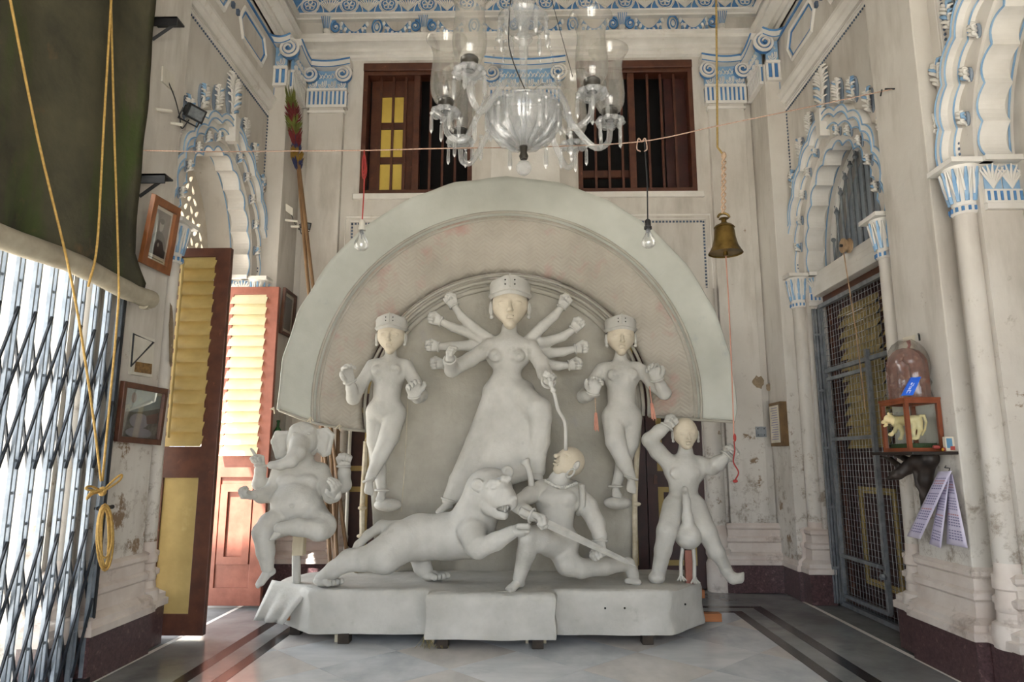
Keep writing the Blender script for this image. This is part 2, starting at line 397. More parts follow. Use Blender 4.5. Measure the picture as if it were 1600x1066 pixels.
def side_wall(sg, name):
    f = fX(sg, XW)
    out = [(-1.2, 0)]
    for key in ('near', 'far'):
        cy = ARCHES[key]; a = smooth_arch(cy, HW, RISE)
        out += [(cy-HW, 0)]+[(p.x, p.y) for p in reversed(a)]+[(cy+HW, 0)]
    out += [(YB+.1, 0), (YB+.1, ZC), (-1.2, ZC)]
    w = struct(MB().prism(out, lambda u, z, q: Vector((sg*(XW+q), u, z)), 0, .5).build(name, PLASTER))
    for key in ('near', 'far'):
        cy = ARCHES[key]
        A = foil_arch(cy, .92, 1.18, 6, .05); B = foil_arch(cy, .79, 1.04, 6, .046); B2 = foil_arch(cy, .855, 1.11, 6, .05)
        # outer order, proud of the wall
        MB().use(WHITE).prism(A+list(reversed(B2)), f, -.01, .065).build('archivolt', None, w)
        MB().use(WHITE).prism(foil_arch(cy, .87, 1.125, 6, .05)+list(reversed(B)), f, -.01, .025).build('archivolt', None, w)
        b = MB().use(BLUEL)
        for c, o in ((foil_arch(cy, .912, 1.172, 6, .05), .066), (foil_arch(cy, .865, 1.12, 6, .05), .066), (foil_arch(cy, .798, 1.048, 6, .046), .026)):
            b.tube([f(p.x, p.y, o) for p in c], .0068, 5)
        b.build('blue_line', None, w)
        # inner order set back in the reveal
        Cc = foil_arch(cy, .635, .88, 6, .055); S = smooth_arch(cy, .72, 1.0)
        MB().use(WHITE).prism(list(S)+list(reversed(Cc)), f, -.17, -.02).build('inner_archivolt', None, w)
        b = MB().use(BLUEL); b.tube([f(p.x, p.y, -.018) for p in foil_arch(cy, .642, .888, 6, .055)], .0068, 5)
        b.tube([f(p.x, p.y, -.2) for p in smooth_arch(cy, .692, .972)], .006, 5); b.build('blue_line', None, w)
        # leaf crockets and crest
        for k, (t, ww, hh) in enumerate(((.16, .1, .16), (.32, .1, .18), (.50, .1, .2), (.68, .11, .22), (.84, .12, .24))):
            for sd in (-1, 1):
                an = PI/2*t; b = MB(); leaf_cluster(b, f, cy+sd*(1.0)*cos(an)**.92, Z0+1.27*sin(an)+.03, ww, hh, k*2+sd); b.build('leaf_ornament', None, w, smooth=1)
        b = MB(); leaf_cluster(b, f, cy, Z0+1.43, .24, .42, 31); b.build('crest_ornament', None, w, smooth=1)
        for k in range(5):
            for sd in (-1, 1):
                an = PI/2*(k+1)/6; b = MB(); leaf_cluster(b, f, cy+sd*.735*cos(an)**.92, Z0+.985*sin(an), .05, .09, k*3+sd+50); b.build('cusp_ornament', None, w, smooth=1)
        MB().use(WHITE).prism([(cy-.03, Z0+1.0), (cy+.03, Z0+1.0), (cy+.05, Z0+1.24), (cy-.05, Z0+1.24)], f, 0, .085).build('keystone', None, w)
        # jamb capitals in the reveal, with palmettes
        for sd in (1, -1):
            yj = cy+sd*HW
            fj = lambda u, z, q, yj=yj, sd=sd: Vector((u, yj-sd*q, z))
            b = MB().use(WHITE)
            x0, x1 = sorted((sg*2.59, sg*3.05))
            b.bx(x0, x1, min(yj, yj-sd*.06), max(yj, yj-sd*.06), Z0-.03, Z0+.0)
            b.bx(x0, x1, min(yj, yj-sd*.02), max(yj, yj-sd*.02), Z0-.27, Z0-.19)
            b.bx(x0, x1, min(yj, yj-sd*.03), max(yj, yj-sd*.03), Z0-.31, Z0-.275)
            for q in range(4): palmette(b, fj, sg*(2.65+q*.105), Z0-.185, .15, .1)
            b.use(BLUE)
            for q in range(12): b.box((sg*(2.61+q*.036), yj-sd*.021, Z0-.23), (.014, .006, .055))
            b.build('jamb_capital', None, w)
            colonnette(sg, w, yj+sd*.085)
            # fluted strip between colonnette and beads
        # bead border round the arch
        b = MB().use(BEADM)
        ya, yb, zt = cy-1.0 if key == 'near' else cy-.93, cy+.86 if key == 'far' else cy+.815, 4.58
        if key == 'far': yb = 6.27
        q = ya
        while q < yb: b.ell(f(q, zt, .006), (.008, .011, .011), None, 5, 3); q += .034
        q = zt
        while q > Z0+.02: b.ell(f(yb, q, .006), (.008, .011, .011), None, 5, 3); q -= .034
        o = b.build('bead_moulding', None, w); o['kind'] = 'stuff'
        b = MB().use(WHITE); b.tube([f(yb+.03, Z0, .0), f(yb+.03, zt+.03, .0), f(ya, zt+.03, .0)], .014, 6)
        b.tube([f(yb+.062, Z0, .0), f(yb+.062, zt+.062, .0), f(ya, zt+.062, .0)], .008, 6); b.build('panel_moulding', None, w)
    # pier between the bays, up to the cornice
    p = MB().use(PLASTER); p.bx(sg*2.46, sg*2.58, 3.98, 4.50, .2, 4.62); p.build('pier', None, w, bevel=.006)
    c = sg
    MB().use(PLASTER).bx(sg*2.38, sg*2.58, 6.28, 6.76, .2, 5.1).build('corner_pier', None, w, bevel=.006)
    e = -sg
    plinth(w, [(sg*2.62, 3.98, 0, -1), (sg*2.46, 3.98, -sg, -1), (sg*2.46, 4.50, -sg, .0), (sg*2.46, 4.50, -sg, .6), (sg*2.51, 4.50, -sg, .6), (sg*2.51, 4.72, -sg, 1), (sg*2.62, 4.72, 0, 1)])
    plinth(w, [(sg*2.62, 6.16, 0, -1), (sg*2.47, 6.16, -sg, -1), (sg*2.47, 6.28, -sg, -.4), (sg*2.44, 6.28, -sg, -.4), (sg*2.44, 6.66, -sg, 0), (sg*2.44, 6.7, -sg, 0)])
    plinth(w, [(sg*2.62, 3.90, 0, 0), (sg*2.53, 3.90, -sg, 0), (sg*2.53, 3.74, -sg, -1), (sg*2.62, 3.74, 0, -1)])
    plinth(w, [(sg*2.53, 1.5, -sg, 0), (sg*2.53, 2.40, -sg, 1), (sg*2.62, 2.4, 0, 1)])
    # frieze of long hexagonal panels under the cornice
    g = fX(sg, 2.53)
    MB().use(PLASTER).bx(sg*2.53, sg*2.6, 1.0, 6.3, 4.80, 5.36).build('frieze_field', None, w)
    MB().use(WHITE).sweep([(-.02, 0), (.02, 0), (.05, .03), (.05, .06), (.075, .09), (.075, .12), (.03, .15), (-.02, .15)], [((sg*XW, y, 4.66), (-sg, 0, 0)) for y in (1.0, 6.3)]).build('frieze_ledge', None, w)
    for k in range(6):
        yc = 5.72-k*.82; b = MB().use(WHITE)
        hx = [(yc-.30, 5.08), (yc-.22, 4.93), (yc+.22, 4.93), (yc+.30, 5.08), (yc+.22, 5.23), (yc-.22, 5.23)]
        b.tube([g(u, z, .0) for u, z in hx], .022, 6, closed=True); b.use(BLUE)
        b.tube([g(yc+(u-yc)*.9, 5.08+(z-5.08)*.8, .004) for u, z in hx], .009, 5, closed=True)
        b.build('hexagon_panel', None, w)
        for du in (-.36, .36):
            if k or du < 0: b = MB().use(BEADM); b.box(g(yc+du, 5.08, .01), (.03, .03, .05)); b.build('stud', None, w)
    b = MB().use(BLUE); b.tube([g(6.29, 4.80, .006), g(6.29, 5.34, .006), g(1.0, 5.34, .006)], .014, 4); b.build('blue_line', None, w)
    return w
wl = side_wall(-1, 'wall_left'); wr = side_wall(1, 'wall_right')

# unseen slab added outside the left gate to keep the sun off it
struct(MB().use(SLATE).bx(-4.8, -3.09, .8, 4.4, 4.0, 4.06).build('sun_blocker', None))

MB().use(PLASTER).bx(2.80, 2.9, ARCHES['near']-HW-.05, ARCHES['near']+HW+.05, 0, 4.0).build('infill_panel', None, wr)
# ------------------------------------------------------------------ back wall
fb = fY(YB)
WIN = ((-1.745, -.56), (.555, 1.79)); WZ0, WZ1 = 3.95, 5.44
DOORS = ((-1.98, -.9), (.62, 1.72)); DZ = 2.55
holes = [[(a, WZ0), (b, WZ0), (b, WZ1), (a, WZ1)] for a, b in WIN]
out = [(-2.62, 0)]
for a, b in DOORS: out += [(a, 0), (a, DZ), (b, DZ), (b, 0)]
out += [(2.62, 0), (2.62, ZC), (-2.62, ZC)]
wb = struct(MB().prism(out, fb, 0, -.35, holes).build('wall_back', PLASTER))
struct(MB().bx(-3.1, 3.1, -1.2, 7.1, ZC, ZC+.2).build('ceiling', WHITE))
# unseen front wall with three openings, added to cut light from behind the camera
fo = [(-3.1, 0)]
for a, b_ in ((-1.75, -.75), (-.45, 1.35), (1.6, 2.3)): fo += [(a, 0), (a, 2.9), (a+.2, 3.3), (b_-.2, 3.3), (b_, 2.9), (b_, 0)]
struct(MB().prism(fo+[(3.1, 0), (3.1, ZC), (-3.1, ZC)], fY(-1.2), 0, .4).build('wall_front_baffle', PLASTER))
# rooms behind: dark
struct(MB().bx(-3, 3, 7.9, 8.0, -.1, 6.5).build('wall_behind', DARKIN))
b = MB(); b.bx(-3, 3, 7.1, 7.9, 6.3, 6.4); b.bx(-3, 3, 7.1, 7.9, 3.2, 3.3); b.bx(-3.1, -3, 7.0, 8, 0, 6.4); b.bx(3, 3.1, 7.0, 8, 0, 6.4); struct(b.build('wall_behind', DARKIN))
struct(MB().bx(3.12, 3.2, 4.5, 6.4, -.1, 2.85).build('wall_behind', DARKIN))  # unseen backing added to stop sky light leaking between the louvres
def volute(parent, fn, u, z, r, sgn):
    b = MB().use(BLUE)
    pts = [fn(u+r*.95*cos(a)*sgn, z+r*.95*sin(a), .04) for a in [2*PI*k/16 for k in range(16)]]
    b.prism([(u+r*.92*cos(2*PI*k/16), z+r*.92*sin(2*PI*k/16)) for k in range(16)], fn, 0, .05)
    b.use(WHITE); sp = []
    for k in range(40):
        t = k/39; a = t*2.25*2*PI+PI/2; rr = r*(1-.8*t); sp.append(fn(u+sgn*rr*cos(a), z+rr*sin(a), .055+.02*t))
    b.tube(sp, [r*.17*(1-.4*k/39) for k in range(40)], 5)
    b.use(BLUE).ell(fn(u, z, .07), (r*.17, r*.17, r*.17), None, 8, 5)
    b.build('volute', None, parent, smooth=40)
def capital(wall, fn, u0, u1, zb, vol=(1, 1), proj=.06):
    # fluted necking, egg band, volutes and curved abacus between u0 and u1
    f2 = lambda u, z, w: fn(u, z, w+proj)
    b = MB().use(BLUE); b.prism([(u0, zb), (u1, zb), (u1, zb+.16), (u0, zb+.16)], fn, -.01, proj)
    b.use(WHITE); n = max(2, int((u1-u0)/.042))
    for k in range(n+1):
        u = lerp(u0, u1, k/n); b.prism([(u-.011, zb), (u+.011, zb), (u+.011, zb+.16), (u-.011, zb+.16)], f2, 0, .014)
    b.prism([(u0-.01, zb-.03), (u1+.01, zb-.03), (u1+.01, zb), (u0-.01, zb)], f2, -proj, .02)
    b.prism([(u0-.01, zb+.16), (u1+.01, zb+.16), (u1+.01, zb+.185), (u0-.01, zb+.185)], f2, -proj, .025)
    b.use(BLUEL).prism([(u0, zb+.185), (u1, zb+.185), (u1, zb+.42), (u0, zb+.42)], f2, -proj, .008)
    b.use(WHITE); n = max(1, int((u1-u0)/.085))
    for k in range(n):
        u = lerp(u0, u1, (k+.5)/n)
        for r in (.04, .024): b.tube([f2(u+r*cos(a), zb+.235+r*1.2*sin(a), .014) for a in [PI+PI*q/8 for q in range(9)]]+[f2(u+r, zb+.275, .014)], .0065, 4)
        b.ell(f2(u, zb+.245, .01), (.012, .012, .028), None, 6, 4)
    for k in range(n*2):                                   # scroll work between the volutes
        u = lerp(u0+.06, u1-.06, (k+.5)/(n*2)); b.tube([f2(u-.03, zb+.30, .012), f2(u, zb+.34+.02*(k % 2), .016), f2(u+.03, zb+.31, .012)], .007, 4)
    # abacus with a sagging edge
    m = 10; top = [(lerp(u0-.05, u1+.05, k/m), zb+.50-.035*sin(PI*k/m)) for k in range(m+1)]; bot = [(u, z-.075) for u, z in top]
    b.use(WHITE).prism(top+bot[::-1], f2, -proj, .09)
    b.use(BLUE).tube([f2(u, z-.004, .092) for u, z in top], .011, 4); b.tube([f2(u, z+.003, .092) for u, z in bot], .006, 4)
    o = b.build('capital', None, wall)
    if vol[0]: volute(o, f2, u0+.03, zb+.33, .095, 1)
    if vol[1]: volute(o, f2, u1-.03, zb+.33, .095, -1)
    return o
ZCAP = 4.93
for u0, u1 in ((-2.30, -1.93), (1.93, 2.30)):
    MB().use(PLASTER).bx(u0, u1, YB-.06, YB+.02, .2, ZCAP).build('pilaster', None, wb, bevel=.005)
    MB().use(WHITE).bx(u0-.015, u1+.015, YB-.075, YB, ZCAP-.09, ZCAP-.06).build('pilaster_fillet', None, wb, bevel=.005)
    b = MB().use(PINKW); s = 1 if u0 > 0 else -1
    pa = [((s*1.90, YB, 0), (-s, 0, 0)), ((s*1.90, YB-.06, 0), (-s*.7, -1, 0)), ((s*2.45, YB-.06, 0), (0, -1, 0))]
    MB().use(PINKW).sweep(PLINTH+[(-.02, .245), (-.02, .62)], pa).build('plinth_moulding', None, wb, smooth=35)
    MB().use(GRANITE).sweep([(.068, .246), (.068, 0), (-.02, 0), (-.02, .246)], pa).build('granite_base', None, wb)
    MB().use(PLASTER).lathe([(.085, .25), (.085, 2.9)], (s*1.815, YB-.01, 0), 20).build('half_column', None, wb, smooth=40)
    MB().use(PINKW).lathe([(.12, 0), (.12, .25), (.10, .29), (.12, .33), (.12, .38), (.095, .4), (.105, .48), (.09, .52), (.085, .6)], (s*1.815, YB-.01, 0), 20).build('half_column_base', None, wb, smooth=40)
capital(wb, fY(YB), -2.32, -1.91, ZCAP); capital(wb, fY(YB), 1.91, 2.32, ZCAP)
MB().use(WHITE).bx(-.36, .36, YB-.05, YB+.02, 2.9, ZCAP).build('pilaster', None, wb, bevel=.005)
capital(wb, fY(YB), -.38, .38, ZCAP, proj=.05)
for sg, w in ((-1, wl), (1, wr)):
    # return of the corner pier: side face and front face
    capital(w, (lambda u, z, q, sg=sg: Vector((sg*(2.38-q), u, z))), 6.32, 6.68, ZCAP, vol=(0, 0), proj=.02)
    capital(w, fY(6.28), *sorted((sg*2.40, sg*2.52)), ZCAP, vol=(0, 0), proj=.02)
    volute(w, fY(6.25), sg*2.37, ZCAP+.35, .105, sg)
# recessed panel with a bead border above the idol
b = MB().use(WHITE)
pan = [(-1.87, 2.4), (-1.87, 3.70), (1.90, 3.70), (1.90, 2.4)]
b.tube([fb(u, z, 0) for u, z in pan], .012, 6); b.tube([fb(u*.975, z-.045, 0) for u, z in pan], .006, 6); b.build('panel_moulding', None, wb)
b = MB().use(BEADM); 
for k in range(104): b.box(fb(-1.80+k*.035, 3.625, .003), (.02, .01, .018))
for k in range(34):
    for u in (-1.80, 1.83): b.box(fb(u, 3.62-k*.035, .003), (.018, .01, .02))
b.build('bead_moulding', None, wb)['kind'] = 'stuff'
# cornice on three walls
CORN = [(0, -.02), (.03, 0), (.03, .035), (.06, .05), (.06, .085), (.10, .11), (.14, .125), (.14, .165), (.17, .18), (.17, .20), (.02, .22), (-.02, .22), (-.02, -.02)]
cpath = [((-2.55, 1.0, 5.50), (1, 0, 0)), ((-2.55, YB, 5.50), (1, -1, 0)), ((2.55, YB, 5.50), (-1, -1, 0)), ((2.55, 1.0, 5.50), (-1, 0, 0))]
struct(MB().use(WHITE).sweep(CORN, cpath).build('trim_1', None, smooth=30))
c2 = [(p, Vector(o)) for p, o in cpath]
struct(MB().use(WHITE).sweep([(0, 0), (.06, 0), (.06, .02), (.1, .035), (.1, .055), (.04, .065), (-.02, .065), (-.02, 0)], [((p[0], p[1], 5.945), o) for p, o in cpath]).build('trim_2', None, smooth=30))
# swag frieze: built once, then copied along the wall
FR = YB-.01
def frieze_bits():
    f = fY(0); d = {}
    b = MB().use(WHITE); b.lathe([(.03, 0), (.05, .02), (.03, .05), (.04, .075), (.028, .09), (.05, .17), (.06, .19), (.03, .21)], (0, -.02, -.1), 8); b.use(BLUE)
    for k in range(-2, 3): b.tube([f(k*.012, -.01, .045), f(k*.019, .05, .07), f(k*.022, .08, .075)], .004, 4)
    d['console'] = b
    b = MB().use(BLUE); sp = [f(.09+.055*(1-.85*k/20)*cos(PI/2+k*.55), .035+.055*(1-.85*k/20)*sin(PI/2+k*.55), .015) for k in range(21)]
    b.tube(sp, [.014-.0004*k for k in range(21)], 5); b.tube([f(.09, .09, .012), f(.045, .085, .012), f(.01, .06, .012)], [.014, .014, .008], 5)
    b.use(WHITE).ell(f(.09, .035, .01), (.02, .012, .02), None, 8, 4); d['scroll'] = b
    b = MB()
    for k in range(13):
        t = k/12; u = .15+.27*t; z = .055-.10*sin(PI*t); b.use(BLUE if k % 2 else WHITE).ell(f(u, z, .014), (.021, .018, .026), None, 7, 4)
    b.use(BLUE).tube([f(.15+.27*t, .08-.10*sin(PI*t), .008) for t in [k/10 for k in range(11)]], .011, 4); d['swag'] = b
    b = MB().use(BLUE).ell(f(.15, -.02, .015), (.018, .016, .05), None, 7, 5); b.use(WHITE).ell(f(.15, .03, .02), (.018, .014, .016), None, 7, 4); b.use(BLUE).ell(f(.15, -.075, .015), (.013, .012, .016), None, 6, 4); d['tassel'] = b
    b = MB().use(WHITE).ell(f(.51, .02, .006), (.055, .02, .07), None, 12, 6); b.use(BLUE).tube([f(.51+.052*cos(a)*(1-.25*(sin(a) < 0)*abs(sin(a))), .02+.075*sin(a), .02) for a in [2*PI*k/14 for k in range(14)]], .010, 5, closed=True)
    b.tube([f(.51+.025*cos(a), .02+.035*sin(a), .03) for a in [2*PI*k/10 for k in range(10)]], .006, 4, closed=True); d['cartouche'] = b
    return d
fbits = {k: v.build('frieze_'+k, None, None, smooth=40) for k, v in frieze_bits().items()}
first = set()
def put(k, x, y, z, sx, par, rz=0):
    o = fbits[k]
    if k in first: o = o.copy(); COL.objects.link(o)
    first.add(k); o.parent = par; o.location = (x, y, z); o.scale = (sx*1.04, 1.2, 1.3); o.rotation_euler = (0, 0, rz)
cols = [-2.16, -1.10, -.03, 1.05, 2.12]
for i, x in enumerate(cols):
    put('console', x, FR, 5.85, 1, wb)
    for s in (-1, 1):
        if (i == 0 and s < 0) or (i == 4 and s > 0): continue
        put('scroll', x, FR, 5.83, s, wb); put('swag', x, FR, 5.83, s, wb); put('tassel', x, FR, 5.81, s, wb)
        put('tassel', x+s*.26, FR, 5.81, s, wb)
    if i < 4: put('cartouche', x+.02, FR, 5.83, 1, wb)
for sg, w in ((-1, wl), (1, wr)):
    for k in range(5):
        put('console', sg*2.56, 6.3-k*1.07, 5.84, 1, w, rz=sg*PI/2)
        for s in (-1, 1):
            put('scroll', sg*2.56, 6.3-k*1.07, 5.83, s, w, rz=sg*-PI/2 if 0 else (-PI/2 if sg > 0 else PI/2)); put('swag', sg*2.56, 6.3-k*1.07, 5.83, s, w, rz=(-PI/2 if sg > 0 else PI/2))
# upper frieze: blue band with ring rosettes and palmettes
struct(MB().use(BLUE).bx(-2.57, 2.57, YB-.05, YB+.02, 6.01, 6.30).build('trim_3', None))
tr3 = bpy.data.objects['trim_3']
b = MB().use(WHITE); f = fY(0)
for r in (.085, .10): b.tube([f(r*cos(a), r*sin(a), .008) for a in [2*PI*k/20 for k in range(20)]], .006, 4, closed=True)
for k in range(5): a = 2*PI*k/5+.3; b.tube([f(.034*cos(a)+.026*cos(q), .034*sin(a)+.026*sin(q), .008) for q in [2*PI*j/8 for j in range(8)]], .006, 4, closed=True)
b.ell(f(0, 0, .008), (.014, .01, .014), None, 6, 4)
ro = b.build('rosette', None, tr3); 
b = MB().use(WHITE)
for k in range(-4, 5):
    a = k*.36; b.tube([f(0, -.08, .006), f(.06*sin(a), -.08+.09*cos(a*.6), .012), f(.125*sin(a)*.9, -.08+.17*cos(a*.55), .008)], [.006, .011, .004], 4)
pm = b.build('palmette', None, tr3)
b = MB().use(WHITE); b.tube([f(.15*cos(a), -.09+.16*sin(a), .004) for a in [PI*k/12 for k in range(13)]], .007, 4); sw = b.build('arch_line', None, tr3)
for k in range(12):
    x = -2.35+k*.43
    for o, dx in ((ro, 0), (pm, .215), (sw, 0), (sw, .215)):
        c = o if (k == 0 and not (o is sw and dx)) else o.copy()
        if c is not o: COL.objects.link(c); c.parent = tr3
        c.location = (x+dx, YB-.055, 6.115)
# ------------------------------------------------------------------ windows in the back wall
YP = M('window_yellow', 'd6bb5a', 'c7a84a', .5, scale=3)
for i, (a, b_) in enumerate(WIN):
    y = YB-.03
    w = bpy.data.objects.new('window_%d' % (i+1), None); COL.objects.link(w); w.location = ((a+b_)/2, y, WZ0); struct(w)
    def part(n, bb, **k): return bb.build(n, None, w, **k)
    part('frame', MB().use(BROWN).prism([(a, WZ0), (b_, WZ0), (b_, WZ1), (a, WZ1)], fY(YB), .0, -.14, [[(a+.05, WZ0+.05), (b_-.05, WZ0+.05), (b_-.05, WZ1-.13), (a+.05, WZ1-.13)]]), bevel=.004)
    part('lintel_moulding', MB().use(BROWN).bx(a, b_, YB-.025, YB+.01, WZ1-.09, WZ1), bevel=.008)
    mid = a+.58 if i == 0 else a+.58
    part('mullion', MB().use(BROWN).bx(mid-.035, mid+.035, YB+.02, YB+.09, WZ0+.05, WZ1-.12), bevel=.004)
    for k in range(1, 8):
        x = a+.05+(b_-a-.1)*k/8
        if abs(x-mid) > .06: part('bar', MB().use(BROWN).bx(x-.012, x+.012, YB+.04, YB+.065, WZ0+.05, WZ1-.12))
    if i == 0:
        x0, x1 = a+.07, mid-.03; y0 = YB+.12
        hs = []; rows = ((4.03, 4.34), (4.42, 4.74), (4.82, 5.12))
        for z0, z1 in rows: hs.append([(x0+.09, z0), (x1-.13, z0), (x1-.13, z1), (x0+.09, z1)])
        lf = part('shutter', MB().use(BROWN).prism([(x0, WZ0+.04), (x1+.06, WZ0+.04), (x1+.06, WZ1-.12), (x0, WZ1-.12)], fY(y0), 0, -.04, hs), bevel=.004)
        for z0, z1 in rows: MB().use(YP).bx(x0+.085, x1-.125, y0+.012, y0+.03, z0-.005, z1+.005).build('pane', None, lf)
    else:
        part('inner_rail', MB().use(BROWN).bx(a+.05, mid, YB+.13, YB+.17, WZ0+.22, WZ0+.30))
        part('inner_shutter', MB().use(MAROON).bx(b_-.28, b_-.05, YB+.14, YB+.18, WZ0+.05, WZ1-.12))
    part('sill', MB().use(WHITE).bx(a-.06, b_+.06, YB-.03, YB+.02, WZ0-.06, WZ0), bevel=.006)
# ------------------------------------------------------------------ doors
def louvre_leaf(o, fn, u0, u1, z0, z1, fr, sl, lo, stile=(.06, .13), n=14, rail=(1.25, 1.45), pan_mould=None, th=.045, rod=None):
    """leaf between u0 and u1: frame with louvres above the lock rail and a panel below"""
    s0, s1 = stile
    hs = [[(u0+s0, rail[1]), (u1-s1, rail[1]), (u1-s1, z1-.07), (u0+s0, z1-.07)], [(u0+s0, z0+.14), (u1-s1, z0+.14), (u1-s1, rail[0]), (u0+s0, rail[0])]]
    MB().use(fr).prism([(u0, z0), (u1, z0), (u1, z1), (u0, z1)], fn, 0, th, hs).build('leaf_frame', None, o, bevel=.003)
    H = (z1-.07-rail[1])/n
    for k in range(n):
        z = rail[1]+H*k
        vs = []
        for u in (u0+s0-.014, u1-s1+.014):
            for dz, w in ((0, th*1.9), (H*1.25, th*.40), (H*1.25, th*.2), (.02, th*1.55)): vs.append(fn(u, z+dz, w))
        MB().use(sl).add(vs, [(0, 1, 2, 3), (4, 7, 6, 5), (0, 4, 5, 1), (1, 5, 6, 2), (2, 6, 7, 3), (3, 7, 4, 0)]).build('louvre_slat', None, o)
    pn = MB().use(lo).prism([(u0+s0-.004, z0+.135), (u1-s1+.004, z0+.135), (u1-s1+.004, rail[0]+.005), (u0+s0-.004, rail[0]+.005)], fn, th*.3, th*.7).build('panel', None, o)
    if pan_mould:
        a, b, c, d = u0+s0+.03, u1-s1-.03, z0+.2, rail[0]-.06
        MB().use(pan_mould).prism([(a, c), (b, c), (b, d), (a, d)], fn, th*.6, th*.95, [[(a+.05, c+.05), (b-.05, c+.05), (b-.05, d-.05), (a+.05, d-.05)]]).build('panel_moulding', None, o)
    if rod: MB().use(sl).tube([fn(rod, rail[1]+.06, th*2.2), fn(rod, z1-.12, th*2.2)], .012, 6).build('louvre_rod', None, o)
def door(n, loc, label=None):
    o = bpy.data.objects.new('door_%d' % n, None); COL.objects.link(o); o.location = loc; return struct(o, label)
d1 = door(1, (-2.62, 4.92, 0), 'brown louvred door leaf with ochre slats, open beside the pictures')
louvre_leaf(d1, fY(4.945), -2.66, -2.215, .02, 2.78, MAROON if 0 else BROWN, YELLOW, YELLOW, (.08, .115), 14, (1.08, 1.30), rod=-2.545)
d2 = door(2, (-2.62, 5.9, 0), 'sunlit louvred door leaf with slats tinted sunlit-pale behind the elephant-headed statue')
louvre_leaf(d2, fY(5.92), -2.66, -2.20, .02, 2.73, BROWNR, YELLOWSUN, BROWNR, (.06, .11), 15, (1.06, 1.24), rod=None)
MB().use(BROWNR).prism([(-2.59, .35), (-2.32, .35), (-2.32, 1.0), (-2.59, 1.0)], fY(5.92), .03, .05, [[(-2.53, .41), (-2.38, .41), (-2.38, .94), (-2.53, .94)]]).build('panel_moulding', None, d2)
d3 = door(3, (2.78, 5.45, 0), 'maroon louvred double door behind the wire mesh gate')
g = fX(1, 2.80)
louvre_leaf(d3, g, 5.22, 6.11, .02, 2.58, MAROON, YELLOW, MAROON, (.04, .22), 13, (1.05, 1.3), YELLOW)
louvre_leaf(d3, g, 4.79, 5.21, .02, 2.58, MAROON, YELLOW, MAROON, (.08, .05), 13, (1.05, 1.3), YELLOW)
MB().use(BROWN).bx(2.70, 2.82, 4.79, 6.11, 2.59, 2.67).build('door_lintel', None, d3, bevel=.004)
MB().use(BROWN).bx(2.72, 2.82, 6.06, 6.11, 0, 2.6).build('door_post', None, d3)
for i, (a, b_) in enumerate(DOORS):
    d = door(4+i, ((a+b_)/2, YB+.05, 0)); m = (a+b_)/2
    for u0, u1 in ((a, m-.004), (m+.004, b_)):
        MB().use(MAROON).bx(u0, u1, YB+.04, YB+.09, .01, DZ).build('leaf', None, d)
        for z0, z1 in ((.22, .95), (1.10, 1.72), (1.86, 2.4)):
            MB().use(YELLOW).prism([(u0+.1, z0), (u1-.1, z0), (u1-.1, z1), (u0+.1, z1)], fY(YB+.04), 0, .015, [[(u0+.15, z0+.05), (u1-.15, z0+.05), (u1-.15, z1-.05), (u0+.15, z1-.05)]]).build('panel_moulding', None, d)
    MB().use(BROWN).box((m+.08, YB+.03, 1.02), (.03, .03, .09)).build('bolt', None, d)
# ------------------------------------------------------------------ fanlight of the right bay
TYM = M('frosted_glass', '9aa4ad', '8a949f', .4, scale=1.5)
cy = ARCHES['far']
arch = smooth_arch(cy, HW, RISE)
b = MB().use(WHITE).bx(2.62, 2.78, cy-HW, cy+HW, 2.67, 2.76); b.bx(2.64, 2.78, cy-HW, cy+HW, 2.76, 2.82); b.bx(2.66, 2.80, cy-HW, cy+HW, 2.82, 2.90); b.build('transom_beam', None, wr, bevel=.005)
fan = bpy.data.objects.new('window_3', None); COL.objects.link(fan); fan.location = (2.9, cy, 2.9); struct(fan)
MB().use(TYM).prism([(p.x, p.y) for p in arch], fX(1, 2.95), 0, -.02).build('pane', None, fan)
for k in range(13):
    u = cy-HW+.07+k*.105; t = max(0, 1-((u-cy)/HW)**2)
    z1 = Z0+RISE*t**.55-.05
    if z1 > Z0+.1:
        bb = MB().use(IRON).tube([(2.83, u, Z0-.02), (2.83, u, z1)], .011, 6); bb.use(IRON).lathe([(.004, -.06), (.026, -.03), (.012, 0), (.02, .03), (.0, .07)], (2.83, u, z1-.02), 6); bb.build('bar', None, fan)
b = MB().use(WHITE); b.tube([(2.84, p.x, p.y) for p in smooth_arch(cy, HW-.02, RISE-.02)], .03, 6); b.build('frame', None, fan)
# carved screen of the left bay
rnd = random.Random(3); jh = []
S = smooth_arch(cy, HW+.01, RISE+.01)
for r in range(11):
    for c in range(13):
        u = cy-HW+.06+c*.1+(.05 if r % 2 else 0); z = Z0+.0+r*.092
        if ((u-cy)/(HW-.07))**2+((z+.04-Z0)/(RISE-.09))**2 > .96 or z < Z0-.02: continue
        a = (-1)**(r+c)*.7+rnd.uniform(-.3, .3); L = .036+.008*rnd.random(); wd = .020
        tp = []
        for q in range(8):
            th = 2*PI*q/8; px, pz = wd*sin(th)*(1-.45*cos(th)), L*cos(th)
            tp.append((u+px*cos(a)-pz*sin(a), z+.05+px*sin(a)+pz*cos(a)))
        jh.append(tp)
MB().use(STONE).prism([(p.x, p.y) for p in S], fX(-1, 2.99), 0, -.05, jh).build('pierced_screen', None, wl)
MB().use(WHITE).bx(-2.78, -3.06, cy-HW, cy+HW, 2.80, 2.92).build('transom_beam', None, wl, bevel=.005)
